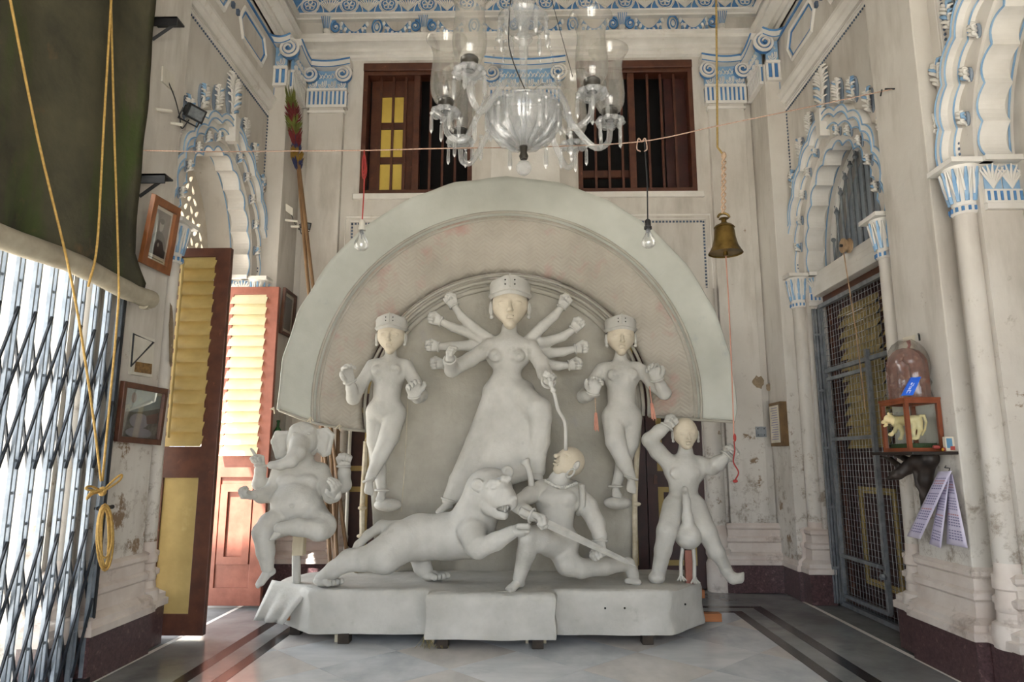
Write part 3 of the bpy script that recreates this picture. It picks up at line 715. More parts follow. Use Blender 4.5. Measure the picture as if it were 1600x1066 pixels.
# pulley on the right transom with its cord
pu = thing('pulley_wheel', 'wooden pulley wheel on the white transom above the wire mesh gate', 'pulley', atX(1322, 384, 2.60))
WOODP = M('pale_wood', 'b3987a', '94795c', .7, scale=20)
pc = atX(1322, 384, 2.60)
MB().use(WOODP).lathe([(.0, -.03), (.06, -.03), (.06, -.018), (.045, -.012), (.045, .012), (.06, .018), (.06, .03), (0, .03)], pc, 16, axis=(1, 0, 0)).build('wheel', None, pu, smooth=40)
MB().use(DIRON).tube([pc-Vector((.05, 0, 0)), pc+Vector((.05, 0, 0))], .012, 6).build('axle', None, pu)
MB().use(WOODP).tube([pc+Vector((.0, .055, 0)), atX(1338, 520, 2.6), atX(1352, 640, 2.62)], .005, 5).build('cord', None, pu)
# ------------------------------------------------------------------ wire mesh gate in the right bay
gt = thing('mesh_gate', 'grey steel gate of welded wire mesh in the doorway on the right', 'gate', (2.66, 5.45, 0))
x = 2.66
def bar(p, q, t=.035, n='frame_bar', m=IRON): return MB().use(m).tube([p, q], t*.7, 4, flat=(1, 0, 0)).build(n, None, gt)
y0, y1 = 4.81, 6.09
zt = 2.57
for y in (y0, y1): bar((x, y, 0), (x, y, zt))
for z in (.02, 1.98, zt): bar((x, y0, z), (x, y1, z))
bar((x-.02, 6.0, .1), (x-.02, 6.0, 1.9), .028); bar((x-.02, 5.28, .1), (x-.02, 5.28, 2.05), .028)
for z in (.1, .42, 1.38, 1.9): bar((x-.02, 5.28, z), (x-.02, 6.0, z), .028)
b = MB().use(IRON); k = y0
while k < y1: b.tube([(x+.02, k, .02), (x+.02, k, zt)], .0022, 3, cap=False); k += .05
k = .02
while k < zt: b.tube([(x+.02, y0, k), (x+.02, y1, k)], .0022, 3, cap=False); k += .05
b.build('wire_mesh', None, gt)['kind'] = 'stuff'
MB().use(IRON).lathe([(.02, -.02), (.03, 0), (.02, .02)], (x-.05, 5.28, .36), 8).build('padlock', None, gt)
fg = thing('folded_grille', 'collapsed grey lattice grille folded against the right door jamb', 'grille', (2.6, 6.12, 0))
for k in range(7):
    MB().use(IRON).bx(2.585+k*.013, 2.592+k*.013, 6.075-.012*(k % 2), 6.10, .02, 2.55).build('picket', None, fg)
for z in (.3, .8, 1.3, 1.8, 2.3): MB().use(IRON).bx(2.58, 2.68, 6.06, 6.064, z, z+.02).build('strap', None, fg)
# ------------------------------------------------------------------ collapsible gate in the left near bay
cg = thing('collapsible_gate', 'blue-grey steel collapsible lattice gate on the left', 'gate', (-2.42, 3.2, 0))
GATE = M('gate_paint', '8d96a0', '707983', .45, metal=.2, scale=10); GATED = M('gate_lattice_backlit', '2b3038', '1e2229', .5, metal=.2, scale=10)  # lattice colour darkened to carry its backlit look
px0, pitch = 3.925, .116; NP = 14
pk = MB().use(GATE)
for s in (-1, 1): pk.bx(-2.430, -2.410, s*.015-.005, s*.015+.005, .04, 2.62)
for z in (.12, .3, .62, .9, 1.05, 1.2, 1.62, 1.9, 2.05, 2.2, 2.35, 2.5): pk.lathe([(.008, -.015), (.008, .015)], (-2.42, 0, z), 6, axis=(0, 1, 0))
p0 = pk.build('picket', None, cg)
p0.location = Vector((0, px0, 0))-cg.location
pm0 = p0.data; 
for v in pm0.vertices: v.co = v.co+cg.location
for k in range(1, NP): copy_to(p0, (0, px0-k*pitch, 0), cg)
def tiers(): return ((1.73, .19), (1.35, .19), (.64, .19), (.26, .19))
for sd in (1, -1):
    lb = None
    for zc, h in tiers():
        for k in range(NP-1):
            ya, yb = px0-k*pitch, px0-(k+2)*pitch; xx = -2.42+sd*.016
            if lb is None:
                lb = MB().use(GATED).tube([(xx, 0, sd*h), (xx, -pitch, -sd*h)], .0075, 4, flat=(1, 0, 0)).build('lattice_bar', None, cg)
                for v in lb.data.vertices: v.co = v.co+cg.location
                lb.location = Vector((0, ya, zc))-cg.location
            else: copy_to(lb, (0, ya, zc), cg)
for z in (.02, 2.63): MB().use(DIRON).bx(-2.45, -2.39, 2.40, 3.95, z-.015, z+.015).build('track', None, cg)
MB().use(DIRON).bx(-2.44, -2.40, 3.945, 3.96, .0, 2.62).build('end_post', None, cg)
# ------------------------------------------------------------------ clay modelling: blended round forms meshed by surface nets
CLAY = M('wet_clay', 'c0beb8', 'acaaa3', .78, scale=3.5, bump=.35, bscale=35, spots='97958b', sthr=(.6, .8), sscale=5, spec=.25)
FACE = M('beige_clay', 'c9bfac', 'bbb09b', .8, scale=8, bump=.15, bscale=60)
V3 = lambda p: np.array((p[0], p[1], p[2]), np.float32)
class Clay:
    def __init__(s, rs=1): s.p = []; s.rs = rs
    def cone(s, a, b, ra, rb, k=.02, op=1): s.p.append(('c', V3(a), V3(b), ra*s.rs, rb*s.rs, k, op)); return s
    def chain(s, pts, rs, k=.02):
        for i in range(len(pts)-1): s.cone(pts[i], pts[i+1], rs[i], rs[i+1], k)
        return s
    def ball(s, c, r, k=.02, op=1): return s.cone(c, Vector(c)+Vector((0, 0, 1e-4)), r, r, k, op)
    def ell(s, c, r, R=None, k=.02, op=1):
        R = np.array(R if R is not None else Matrix.Identity(3), np.float32); s.p.append(('e', V3(c), np.array(r, np.float32), R, k, op)); return s
    def tri(s, a, b, c, r, k=.02): s.p.append(('t', V3(a), V3(b), V3(c), r, k, 1)); return s
    def quad(s, a, b, c, d, r, k=.02): s.tri(a, b, c, r, k); return s.tri(a, c, d, r, k)
    def ext(s, q):
        if q[0] == 'c': r = max(q[3], q[4]); return np.minimum(q[1], q[2])-r, np.maximum(q[1], q[2])+r
        if q[0] == 'e': r = float(q[2].max()); return q[1]-r, q[1]+r
        return np.minimum(np.minimum(q[1], q[2]), q[3])-q[4], np.maximum(np.maximum(q[1], q[2]), q[3])+q[4]
    def mesh(s, h):
        E = [s.ext(q) for q in s.p]
        lo = np.min([e[0] for e, q in zip(E, s.p) if q[-1] > 0], 0)-3*h; hi = np.max([e[1] for e, q in zip(E, s.p) if q[-1] > 0], 0)+3*h
        n = np.ceil((hi-lo)/h).astype(int)+1
        D = np.full(n, .2, np.float32)
        ax = [lo[i]+h*np.arange(n[i], dtype=np.float32) for i in range(3)]
        for (e0, e1), q in zip(E, s.p):
            k = q[-2]; pad = k+3*h
            i0 = np.clip(((e0-pad-lo)/h).astype(int), 0, n-1); i1 = np.clip(((e1+pad-lo)/h).astype(int)+2, 1, n)
            sl = tuple(slice(i0[i], i1[i]) for i in range(3))
            if min(i1-i0) <= 0: continue
            X = ax[0][sl[0]][:, None, None]; Y = ax[1][sl[1]][None, :, None]; Z = ax[2][sl[2]][None, None, :]
            if q[0] == 'c':
                a, b = q[1], q[2]; ab = b-a; L2 = max(float(ab@ab), 1e-9)
                px, py, pz = X-a[0], Y-a[1], Z-a[2]
                t = np.clip((px*ab[0]+py*ab[1]+pz*ab[2])/L2, 0, 1)
                d = np.sqrt((px-t*ab[0])**2+(py-t*ab[1])**2+(pz-t*ab[2])**2)-(q[3]+(q[4]-q[3])*t)
            elif q[0] == 'e':
                px, py, pz = X-q[1][0], Y-q[1][1], Z-q[1][2]; R = q[3]; r = q[2]
                u = [(px*R[0, i]+py*R[1, i]+pz*R[2, i])/r[i] for i in range(3)]
                k0 = np.sqrt(u[0]**2+u[1]**2+u[2]**2); k1 = np.sqrt((u[0]/r[0])**2+(u[1]/r[1])**2+(u[2]/r[2])**2)
                d = k0*(k0-1)/np.maximum(k1, 1e-6)
            else:
                a, b, c, r = q[1], q[2], q[3], q[4]
                P = np.stack(np.broadcast_arrays(X, Y, Z), -1); nn = np.cross(b-a, a-c)
                def seg(p, e):
                    w = P-p; t = np.clip((w@e)/(e@e), 0, 1)[..., None]; return ((w-t*e)**2).sum(-1)
                ins = (np.sign((P-a)@np.cross(b-a, nn))+np.sign((P-b)@np.cross(c-b, nn))+np.sign((P-c)@np.cross(a-c, nn))) < 2
                de = np.minimum(np.minimum(seg(a, b-a), seg(b, c-b)), seg(c, a-c)); dp = ((P-a)@nn)**2/(nn@nn)
                d = np.sqrt(np.where(ins, de, dp))-r
            A = D[sl]
            if q[-1] > 0:
                hh = np.maximum(k-np.abs(A-d), 0)/k; D[sl] = np.minimum(A, d)-hh*hh*k*.25
            else:
                d = -d; hh = np.maximum(k-np.abs(A-d), 0)/k; D[sl] = np.maximum(A, d)+hh*hh*k*.25
        return surface_nets(D, lo, h)
def surface_nets(D, lo, h):
    S = D < 0; n = D.shape
    c = np.zeros((n[0]-1, n[1]-1, n[2]-1), np.int8)
    for i in (0, 1):
        for j in (0, 1):
            for k in (0, 1): c += S[i:n[0]-1+i, j:n[1]-1+j, k:n[2]-1+k]
    act = (c > 0) & (c < 8); I = np.argwhere(act); idx = np.full(act.shape, -1, np.int64); idx[act] = np.arange(len(I))
    acc = np.zeros((len(I), 3), np.float32); cnt = np.zeros(len(I), np.float32)
    cor = [(0, 0, 0), (1, 0, 0), (0, 1, 0), (1, 1, 0), (0, 0, 1), (1, 0, 1), (0, 1, 1), (1, 1, 1)]
    val = [D[I[:, 0]+a, I[:, 1]+b, I[:, 2]+e] for a, b, e in cor]
    for i in range(8):
        for j in range(i+1, 8):
            if sum(abs(x-y) for x, y in zip(cor[i], cor[j])) != 1: continue
            a, b = val[i], val[j]; m = (a < 0) != (b < 0)
            t = np.where(m, a/np.where(m, a-b, 1), 0)[:, None]
            p = np.array(cor[i], np.float32)+t*(np.array(cor[j])-np.array(cor[i])).astype(np.float32)
            acc += np.where(m[:, None], p, 0); cnt += m
    V = lo+h*(I+acc/cnt[:, None]); F = []
    for ax in range(3):
        o = [a for a in range(3) if a != ax]
        s0 = [slice(1, -1)]*3; s1 = [slice(1, -1)]*3; s0[ax] = slice(0, n[ax]-1); s1[ax] = slice(1, n[ax])
        A, B = S[tuple(s0)], S[tuple(s1)]; X = np.argwhere(A != B); flip = A[tuple(X.T)]
        X = X.copy(); X[:, o[0]] += 1; X[:, o[1]] += 1
        def g(d0, d1):
            q = X.copy(); q[:, o[0]] += d0; q[:, o[1]] += d1; return idx[tuple(q.T)]
        Q = np.stack([g(-1, -1), g(0, -1), g(0, 0), g(-1, 0)], 1)
        if ax == 1: flip = ~flip
        Q[~flip] = Q[~flip][:, ::-1]; F.append(Q)
    return V.astype(np.float32), np.concatenate(F)
def clay_obj(name, parts, mat, parent=None):
    """parts: list of (Clay, voxel); all end up in one mesh"""
    Vs, Fs, b = [], [], 0
    for c, h in parts:
        v, f = c.mesh(h); Vs.append(v); Fs.append(f+b); b += len(v)
    V = np.concatenate(Vs)-np.array(wloc(parent), np.float32); F = np.concatenate(Fs)
    F = F[(F >= 0).all(1)]
    me = bpy.data.meshes.new(name); me.vertices.add(len(V)); me.vertices.foreach_set('co', V.ravel())
    me.loops.add(F.size); me.loops.foreach_set('vertex_index', F.ravel().astype(np.int32))
    me.polygons.add(len(F)); me.polygons.foreach_set('loop_start', np.arange(0, F.size, 4, dtype=np.int32))
    me.update(calc_edges=True); me.validate(); me.materials.append(mat); me.shade_smooth()
    o = bpy.data.objects.new(name, me); COL.objects.link(o)
    if parent is not None: o.parent = parent
    md = o.modifiers.new('smooth', 'SMOOTH'); md.factor = .5; md.iterations = 2
    return o
def hand(c, W_, D, N, side, L, pose='fist', k=.006):
    W_ = Vector(W_); D = Vector(D).normalized(); N = Vector(N); N = (N-D*N.dot(D)).normalized(); X = D.cross(N)*side
    L *= 1.32
    cur = {'fist': (75, 90, 60), 'grip': (55, 75, 50), 'half': (25, 45, 30), 'open': (8, 14, 10), 'cup': (30, 30, 15)}
    for i in range(4):
        off = (.22, .075, -.07, -.21)[i]; ln = (.95, 1.05, 1, .82)[i]
        K = W_+D*L*(.50, .53, .51, .46)[i]+X*L*off
        c.cone(W_+X*L*off*.5, K, L*.135, L*.105, .012)
        a = 0; p = K; ps = pose
        if pose == 'point': ps = 'open' if i == 0 else 'fist'
        r = L*.082
        for q in range(3):
            a += math.radians(cur[ps][q]+(i*4 if ps != 'open' else 0)); d = D*cos(a)+N*sin(a)
            e = p+d*L*(.23, .16, .13)[q]*ln; c.cone(p, e, r, r*.9, k); p = e; r *= .9
    T = W_+D*L*.16+X*L*.2
    if pose in ('fist', 'grip', 'point'): tp = [T, T+D*L*.22+X*L*.1+N*L*.12, T+D*L*.36-X*L*.02+N*L*.28, T+D*L*.38-X*L*.14+N*L*.34]
    else: tp = [T, T+D*L*.16+X*L*.16+N*L*.1, T+D*L*.32+X*L*.24+N*L*.16, T+D*L*.44+X*L*.24+N*L*.2]
    c.chain(tp, [L*.11, L*.095, L*.085, L*.07], k)
def foot(c, A, D, L, w=.36, up=Vector((0, 0, 1)), k=.008):
    """ankle A, toes towards D"""
    A = Vector(A); D = Vector(D).normalized(); S = D.cross(up).normalized(); U = S.cross(D)
    heel = A-D*L*.12-U*L*.22; ball = A+D*L*.55-U*L*.30
    c.cone(A, heel, L*.17, L*.16, .02); c.cone(A, ball, L*.17, L*.12, .03); c.cone(heel, ball, L*.14, L*.12, .02)
    for i in range(5):
        o = (i-2)*w*.26*L; rr = L*(.075 if i else .095)
        p = ball+S*o; c.cone(A+D*L*.25-U*L*.2+S*o*.5, p, L*.11, rr*1.1, .02); c.cone(p, p+D*L*(.26-.035*abs(i-.6))-U*L*.02, rr, rr*.85, k)
def ring(c, axis, r, t, parent, name='bangle', mat=None, n=22, sq=1):
    axis = Vector(axis).normalized(); u = axis.orthogonal().normalized(); w = axis.cross(u)
    return MB().use(mat or CLAY).tube([Vector(c)+(u*cos(a)+w*sin(a)*sq)*r for a in [2*PI*k/n for k in range(n)]], t, 7, closed=True).build(name, None, parent, smooth=1)
def goddess_head(root, C, s, yaw=0, crown=True, tilt=0):
    """C centre of the head, s half width in metres; faces the viewer"""
    R = Matrix.Rotation(yaw, 3, 'Z') @ Matrix.Rotation(tilt, 3, 'Y')
    P = lambda x, y, z: Vector(C)+R @ Vector((x*s, -y*s, z*s))       # y towards the viewer
    c = Clay()
    c.ell(P(0, -.1, .25), (s*.98, s*1.1, s*1.12), R, .02); c.cone(P(0, .1, -.2), P(0, .30, -.95 if crown else -.72), s*.86, s*(.36 if crown else .5), .04); c.ball(P(0, .62, -1.03 if crown else -.95), s*.2, .03)
    c.cone(P(0, .98, .12), P(0, 1.30, -.38), s*.08, s*.15, .012); c.ball(P(.12, 1.12, -.42), s*.09, .008); c.ball(P(-.12, 1.12, -.42), s*.09, .008)
    for q in (-1, 1):
        c.ell(P(q*.40, .86, .02), (s*.25, s*.14, s*.10), R, .01)          # eye swelling
        c.cone(P(q*.16, .98, .24), P(q*.62, .74, .28), s*.045, s*.03, .012)
        c.ell(P(q*.40, .98, -.02), (s*.22, s*.05, s*.018), R, .006, -1)
        c.cone(P(0, .98, -.68), P(q*.22, .88, -.66), s*.055, s*.03, .008)
    c.cone(P(-.16, .95, -.79), P(.16, .95, -.79), s*.06, s*.06, .01)
    c.cone(P(-.25, 1.04, -.72), P(.25, 1.04, -.72), s*.022, s*.022, .006, -1)
    h = clay_obj('head', [(c, max(.0035, s*.045))], FACE, root); h['label'] = 'beige clay face'
    for q in (-1, 1):
        e = Clay().ell(P(q*1.04, -.05, -.08), (s*.13, s*.22, s*.42), R, .008); e.ell(P(q*1.14, .08, -.02), (s*.07, s*.13, s*.24), R, .006, -1); e.ball(P(q*1.02, .02, -.56), s*.12, .008)
        clay_obj('ear', [(e, .004)], CLAY, root)
    if crown:
        b = MB().use(CLAY); n = 28
        def rg(k, rr, z, pk): a = 2*PI*k/n; return P(rr*1.04*sin(a), rr*1.14*cos(a)-.1, z+pk*max(0, cos(a))**6)
        rows = [(1.0, .42, .10), (1.07, .55, .14), (1.16, .60, .14), (1.16, .67, .14), (1.08, .70, .14), (1.10, 1.20, .20), (1.02, 1.38, .18), (.6, 1.52, .05), (.0, 1.55, 0)]
        vs = [rg(k, *r_) for r_ in rows for k in range(n)]
        b.add(vs, [(i*n+k, i*n+(k+1) % n, (i+1)*n+(k+1) % n, (i+1)*n+k) for i in range(len(rows)-1) for k in range(n)])
        cr = b.build('crown', None, root, smooth=35)
        MB().use(CLAY).tube([rg(0, 1.14, .72, .14), rg(0, 1.13, 1.2, .2), rg(0, 1.04, 1.42, .18)], s*.045, 5).build('crown_seam', None, cr)
        for q in (-1, 1):
            for z in (.86, 1.1): MB().use(DARKIN).ell(rg(q*1.0, 1.11, z, .18), (s*.045,)*3, None, 6, 4).build('crown_hole', None, cr)
    return h
# ------------------------------------------------------------------ clay statues on the platform
def JJ(Y0): return (lambda x, y, d=0: at(x, y, Y0-d)), (lambda r: r*Y0/1055)
TOCAM = Vector((0, -1, 0)); ZUP = Vector((0, 0, 1))
# --- ten-armed goddess
J, m = JJ(5.22)
du = thing('goddess_statue', 'large ten-armed unpainted clay goddess in a long skirt, standing over the lion', 'statue', at(780, 790, 5.2))
c = Clay(.9)
c.chain([J(796, 512), J(795, 532), J(794, 548)], [m(13.5), m(14.5), m(19)], .03)
c.cone(J(764, 540), J(829, 541), m(13), m(13), .04)
c.cone(J(795, 548), J(792, 592), m(31), m(21), .04); c.cone(J(782, 552), J(808, 552), m(25), m(25), .04); c.cone(J(780, 556), J(806, 556), m(22), m(22), .03)
c.cone(J(792, 585), J(790, 606), m(22), m(25), .03); c.cone(J(781, 598), J(800, 598), m(19), m(19), .02)
for x in (774, 809): c.ell(J(x, 556, .11), (m(11), m(9), m(10)), None, .02); c.ball(J(x, 555, .155), m(2.2), .006)
# skirt: hips, trailing leg, bent leg and the cloth between
c.cone(J(772, 612), J(818, 612), m(20), m(20), .03)
c.chain([J(772, 620), J(742, 690), J(712, 750), J(699, 782)], [m(20), m(15), m(11), m(9)], .02)
c.chain([J(815, 618, .05), J(843, 640, .2), J(846, 652, .22)], [m(22), m(19), m(17)], .03); c.chain([J(846, 652, .22), J(846, 690, .16), J(838, 732, .10)], [m(17), m(14), m(10)], .02)
c.quad(J(770, 612, .02), J(820, 615, .04), J(838, 738, .06), J(706, 776, 0), m(5), .05)
c.quad(J(800, 606, .06), J(843, 640, .2), J(840, 735, .1), J(760, 745, .03), m(7), .06)
c.tri(J(838, 740, .06), J(702, 784, 0), J(770, 640, .02), m(4), .04)
fd = [(c, .0085)]
hc = Clay()
ARMS = [  # shoulder ... wrist, hand direction target, depth
    ([(770, 534), (742, 514), (722, 496), (709, 477)], (700, 463), -.02), ([(768, 538), (738, 522), (708, 512), (688, 502)], (674, 497), -.05),
    ([(768, 545), (735, 540), (705, 541), (684, 542)], (668, 540), -.08), ([(766, 552), (735, 562), (710, 568), (692, 569)], (677, 568), -.12),
    ([(824, 534), (848, 510), (866, 494), (878, 479)], (887, 466), -.02), ([(826, 538), (856, 534), (880, 526), (897, 514)], (907, 503), -.05),
    ([(826, 545), (855, 552), (880, 550), (900, 545)], (912, 543), -.08), ([(826, 555), (850, 568), (872, 572), (890, 571)], (903, 569), -.12)]
for k, (pp, ht, d) in enumerate(ARMS):
    P = [J(*p, d) for p in pp]; c.chain(P, [m(10), m(9.5), m(8), m(5.8)], .012)
    D = J(*ht, d)-P[-1]; hand(hc, P[-1], D, TOCAM*.9+Vector((0, 0, -.2)), 1 if k < 4 else -1, m(24), 'fist')
    ring(P[-1]-D*.1, D, m(7.4), m(1.6), du)
# the two front arms
c.chain([J(764, 542, .04), J(735, 562, .14), J(706, 578, .26)], [m(14), m(12.5), m(12)], .02); c.chain([J(706, 578, .26), J(703, 566, .38), J(703, 560, .46)], [m(12), m(9.5), m(7)], .02)
hand(hc, J(703, 560, .46), Vector((0, -.55, .7)), Vector((1, -.5, .2)), 1, m(22), 'fist'); ring(J(703, 562, .44), Vector((0, -.8, .5)), m(8.6), m(1.6), du)
c.chain([J(830, 545, .04), J(845, 566, .12), J(851, 584, .2)], [m(14), m(13), m(12)], .02); c.chain([J(851, 584, .2), J(855, 592, .32), J(857, 595, .4)], [m(12), m(9), m(7)], .02)
hand(hc, J(857, 597, .42), Vector((.15, -.5, .45)), Vector((-.4, -.5, -.5)), -1, m(23), 'grip'); ring(J(857, 597, .40), Vector((.1, -.8, .3)), m(9.5), m(1.8), du)
# feet
foot(hc, J(699, 786, .0), Vector((-.75, -.65, -.25)), m(27)); ring(J(701, 781, 0), J(699, 790)-J(705, 770), m(10.5), m(2), du, 'anklet')
foot(hc, J(839, 734, .1), Vector((.1, -1, -.3)), m(26)); ring(J(839, 733, .1), ZUP, m(11), m(2), du, 'anklet')
clay_obj('body', [(c, .0085), (hc, .0045)], CLAY, du)
goddess_head(du, J(797, 480, .04), m(28.5), yaw=.02)
# --- spear cord from her hand to the demon
sp = spline([J(857, 590, .52), J(866, 615, .5), J(872, 640, .45), J(883, 662, .4), J(884, 704, .36)], 5)
b = MB().use(CLAY); b.tube(sp, m(2.6), 6); b.ell(sp[2], (m(4), m(4), m(5))); b.ell(sp[4], (m(4), m(4), m(4)))
tag(b.build('serpent_lasso', None, None, smooth=1, loc=sp[-1]), 'thin clay serpent lasso hanging from the goddess hand to the demon head', 'lasso')
# --- the two attendants
def attendant(name, label, Y0, q, ped):
    J, m = JJ(Y0); root = thing(name, label, 'statue', J(*ped)); c = Clay(.9); hc = Clay()
    hx, hy = q['head']
    c.chain([J(hx, hy+20), J(hx-1, hy+34), J(hx-1, hy+46)], [m(9.5), m(10.5), m(15)], .02)
    (ax, ay), (bx_, by) = q['sh']; c.cone(J(ax+6, ay), J(bx_-6, by), m(11), m(11), .03)
    wx, wy = q['waist']; px_, py = q['hip']
    c.cone(J((ax+bx_)/2, ay+14), J(wx, wy), m(27), m(22), .04); c.cone(J((ax+bx_)/2-11, ay+12), J((ax+bx_)/2+11, ay+12), m(20), m(20), .03)
    c.cone(J(wx, wy), J(px_, py), m(21), m(24), .04); c.cone(J(px_-11, py), J(px_+11, py), m(21), m(21), .03)
    for x, y in q['bust']: c.ell(J(x, y, .095), (m(8), m(7), m(8)), None, .02); c.ball(J(x, y, .13), m(2), .005)
    for pts, rs, dp in q['legs']: c.chain([J(*p, d) for p, d in zip(pts, dp)], [m(r) for r in rs], .014)
    for pts, dp in q['arms']: c.chain([J(*p, d) for p, d in zip(pts, dp)], [m(12), m(11), m(11.5), m(9), m(6.5)][:len(pts)-1]+[m(6.3)], .014)
    for (w, d), ht, hd, N, sd, pose in q['hands']:
        W_ = J(*w, d); D = J(*ht, hd)-W_; hand(hc, W_, D, N, sd, m(27), pose); ring(W_+D*.05, D, m(9), m(1.7), root)
    for (w, d), D, an in q['feet']: foot(hc, J(*w, d), D, m(25)); ring(J(*w, d), an, m(9.5), m(1.8), root, 'anklet')
    clay_obj('body', [(c, .0075), (hc, .0042)], CLAY, root)
    goddess_head(root, J(hx, hy, .03), m(21.5), yaw=q.get('yaw', 0))
    pc = Clay().ell(J(*ped), (m(21), m(16), m(10)), None, .01); clay_obj('foot_rest', [(pc, .007)], CLAY, root)
    return root
attendant('attendant_statue', 'slender unpainted clay goddess with crossed legs beside the elephant-headed statue', 5.28, dict(
    head=(611, 527), sh=((582, 570), (634, 570)), waist=(605, 612), hip=(603, 642), bust=((588, 579), (618, 578)),
    legs=[([(588, 646), (588, 690), (593, 735), (597, 768)], (18, 16, 11.5, 7.5), (0, -.02, -.05, -.03)), ([(618, 646), (608, 682), (593, 715), (578, 748)], (18.5, 17, 13, 8), (.02, .08, .08, .06))],
    arms=[([(582, 572), (566, 598), (552, 622), (549, 606), (547, 596)], (0, .03, .08, .16, .2)), ([(634, 572), (648, 596), (657, 618), (652, 622), (648, 620)], (0, .05, .12, .22, .28))],
    hands=[(((547, 597), .2), (541, 578), .24, Vector((.8, -.6, 0)), -1, 'half'), (((648, 620), .28), (645, 602), .33, Vector((.3, -1, 0)), 1, 'half')],
    feet=[((597, 767), -.03) and (((597, 766), -.02), Vector((.0, -1, -.45)), ZUP), (((577, 750), .06), Vector((.15, -.45, -1)), Vector((.35, 0, -1)))], yaw=.05), (606, 789))
attendant('attendant_statue', 'slender unpainted clay goddess with orange threads in her hands beside the peacock rider', 5.28, dict(
    head=(970, 529), sh=((941, 575), (1001, 575)), waist=(971, 618), hip=(971, 650), bust=((957, 586), (989, 585)),
    legs=[([(987, 652), (984, 690), (972, 730), (962, 760)], (18, 16, 11.5, 7.5), (0, -.02, -.05, -.03)), ([(957, 652), (962, 690), (975, 722), (986, 745)], (18.5, 17, 13, 8), (.02, .08, .08, .06))],
    arms=[([(940, 578), (924, 602), (912, 620), (920, 618), (926, 614)], (0, .04, .1, .18, .24)), ([(1003, 580), (1022, 602), (1038, 614), (1032, 602), (1027, 595)], (0, .04, .1, .16, .2))],
    hands=[(((926, 616), .24), (931, 595), .28, Vector((.2, -1, 0)), -1, 'cup'), (((1027, 594), .2), (1021, 573), .24, Vector((-.5, -.8, 0)), 1, 'half')],
    feet=[(((962, 760), -.02), Vector((.0, -1, -.45)), ZUP), (((986, 747), .06), Vector((-.05, -.45, -1)), Vector((-.3, 0, -1)))], yaw=-.04), (965, 786))
# --- elephant-headed statue
J, m = JJ(4.98)
ga = thing('elephant_headed_statue', 'pot-bellied clay statue with an elephant head and four arms, seated on a post', 'statue', J(462, 905))
c = Clay(.96); hc = Clay()
c.ell(J(464, 787, .10), (m(38), m(37), m(33)), None, .025); c.ell(J(466, 806, .05), (m(37), m(30), m(20)), None, .04); c.cone(J(450, 750), J(488, 750), m(25), m(25), .03); c.cone(J(440, 738), J(500, 738), m(15), m(15), .04)
for x in (450, 480): c.ell(J(x, 753, .115), (m(16), m(8), m(10)), None, .03)
c.ball(J(455, 791, .275), m(3.6), .008, -1)
c.cone(J(470, 722), J(470, 700), m(20), m(18), .04)
c.ell(J(472, 690, .05), (m(23), m(23), m(26)), None, .04); c.ell(J(474, 674, .05), (m(19), m(19), m(14)), None, .03); c.ell(J(462, 672, .1), (m(9), m(9), m(8)), None, .02); c.ell(J(483, 672, .1), (m(9), m(9), m(8)), None, .02)
c.chain([J(468, 694, .14), J(464, 708, .22), J(455, 720, .28), J(440, 726, .30), J(424, 727, .30)], [m(15), m(13), m(10), m(7.5), m(6)], .02)
for x, q in ((458, -1), (490, 1)): c.cone(J(x, 708, .16), J(x+q*5, 703, .24), m(3.5), m(2), .008); c.ell(J(x+(2 if q < 0 else -7), 678, .155), (m(4), m(3), m(2.2)), None, .006)
# ears
for pts in ([(456, 677), (433, 677), (427, 690), (434, 714), (440, 714), (456, 700)], [(490, 675), (510, 672), (519, 680), (513, 708), (506, 711), (490, 700)]):
    P = [J(x, y, .03+.02*(i in (1, 2))) for i, (x, y) in enumerate(pts)]; cen = sum(P, Vector())/6
    for i in range(6): c.tri(cen+Vector((0, .02, 0)), P[i], P[(i+1) % 6], m(2.6), .01)
    c.chain(P[0:5], [m(4)]*5, .008)
# legs: one hanging, one folded across
c.chain([J(450, 812, .1), J(424, 822, .22), J(411, 832, .3)], [m(24), m(20), m(15)], .03); c.chain([J(411, 832, .3), J(415, 862, .28), J(418, 888, .26)], [m(15.5), m(13), m(9)], .02)
c.chain([J(488, 806, .1), J(503, 822, .2), J(497, 831, .3)], [m(24), m(20), m(14)], .03); c.chain([J(499, 828, .28), J(465, 824, .36), J(437, 826, .40)], [m(14.5), m(12.5), m(8.5)], .02)
foot(hc, J(418, 890, .26), Vector((-.6, -.6, -.55)), m(30)); foot(hc, J(438, 826, .40), Vector((-.9, -.3, -.5)), m(22))
# arms
c.chain([J(440, 740), J(426, 768, .06), J(408, 776, .16)], [m(15), m(13), m(11)], .02); c.chain([J(420, 774, .1), J(405, 774, .18), J(398, 773, .22)], [m(12), m(8.5), m(7)], .02)
hand(hc, J(398, 774, .22), Vector((-.9, -.4, .1)), Vector((.1, -.5, 1)), -1, m(25), 'grip')
c.chain([J(500, 740), J(512, 762, .08), J(517, 775, .18)], [m(15), m(13), m(11)], .02); c.chain([J(517, 775, .18), J(522, 774, .3), J(524, 773, .36)], [m(11), m(10), m(9)], .02)
hand(hc, J(523, 775, .36), Vector((.25, -.5, .55)), Vector((0, -.6, .9)), 1, m(25), 'cup')
c.chain([J(442, 744, -.08), J(418, 762, -.08), J(405, 756, -.05), J(407, 734, 0), J(408, 728, .02)], [m(12), m(11), m(10.5), m(8.5), m(7)], .02)
hand(hc, J(408, 730, .02), J(403, 706, .04)-J(408, 728, .02), TOCAM+Vector((-.5, 0, 0)), -1, m(24), 'point'); ring(J(408, 728, .02), ZUP, m(9), m(1.7), ga)
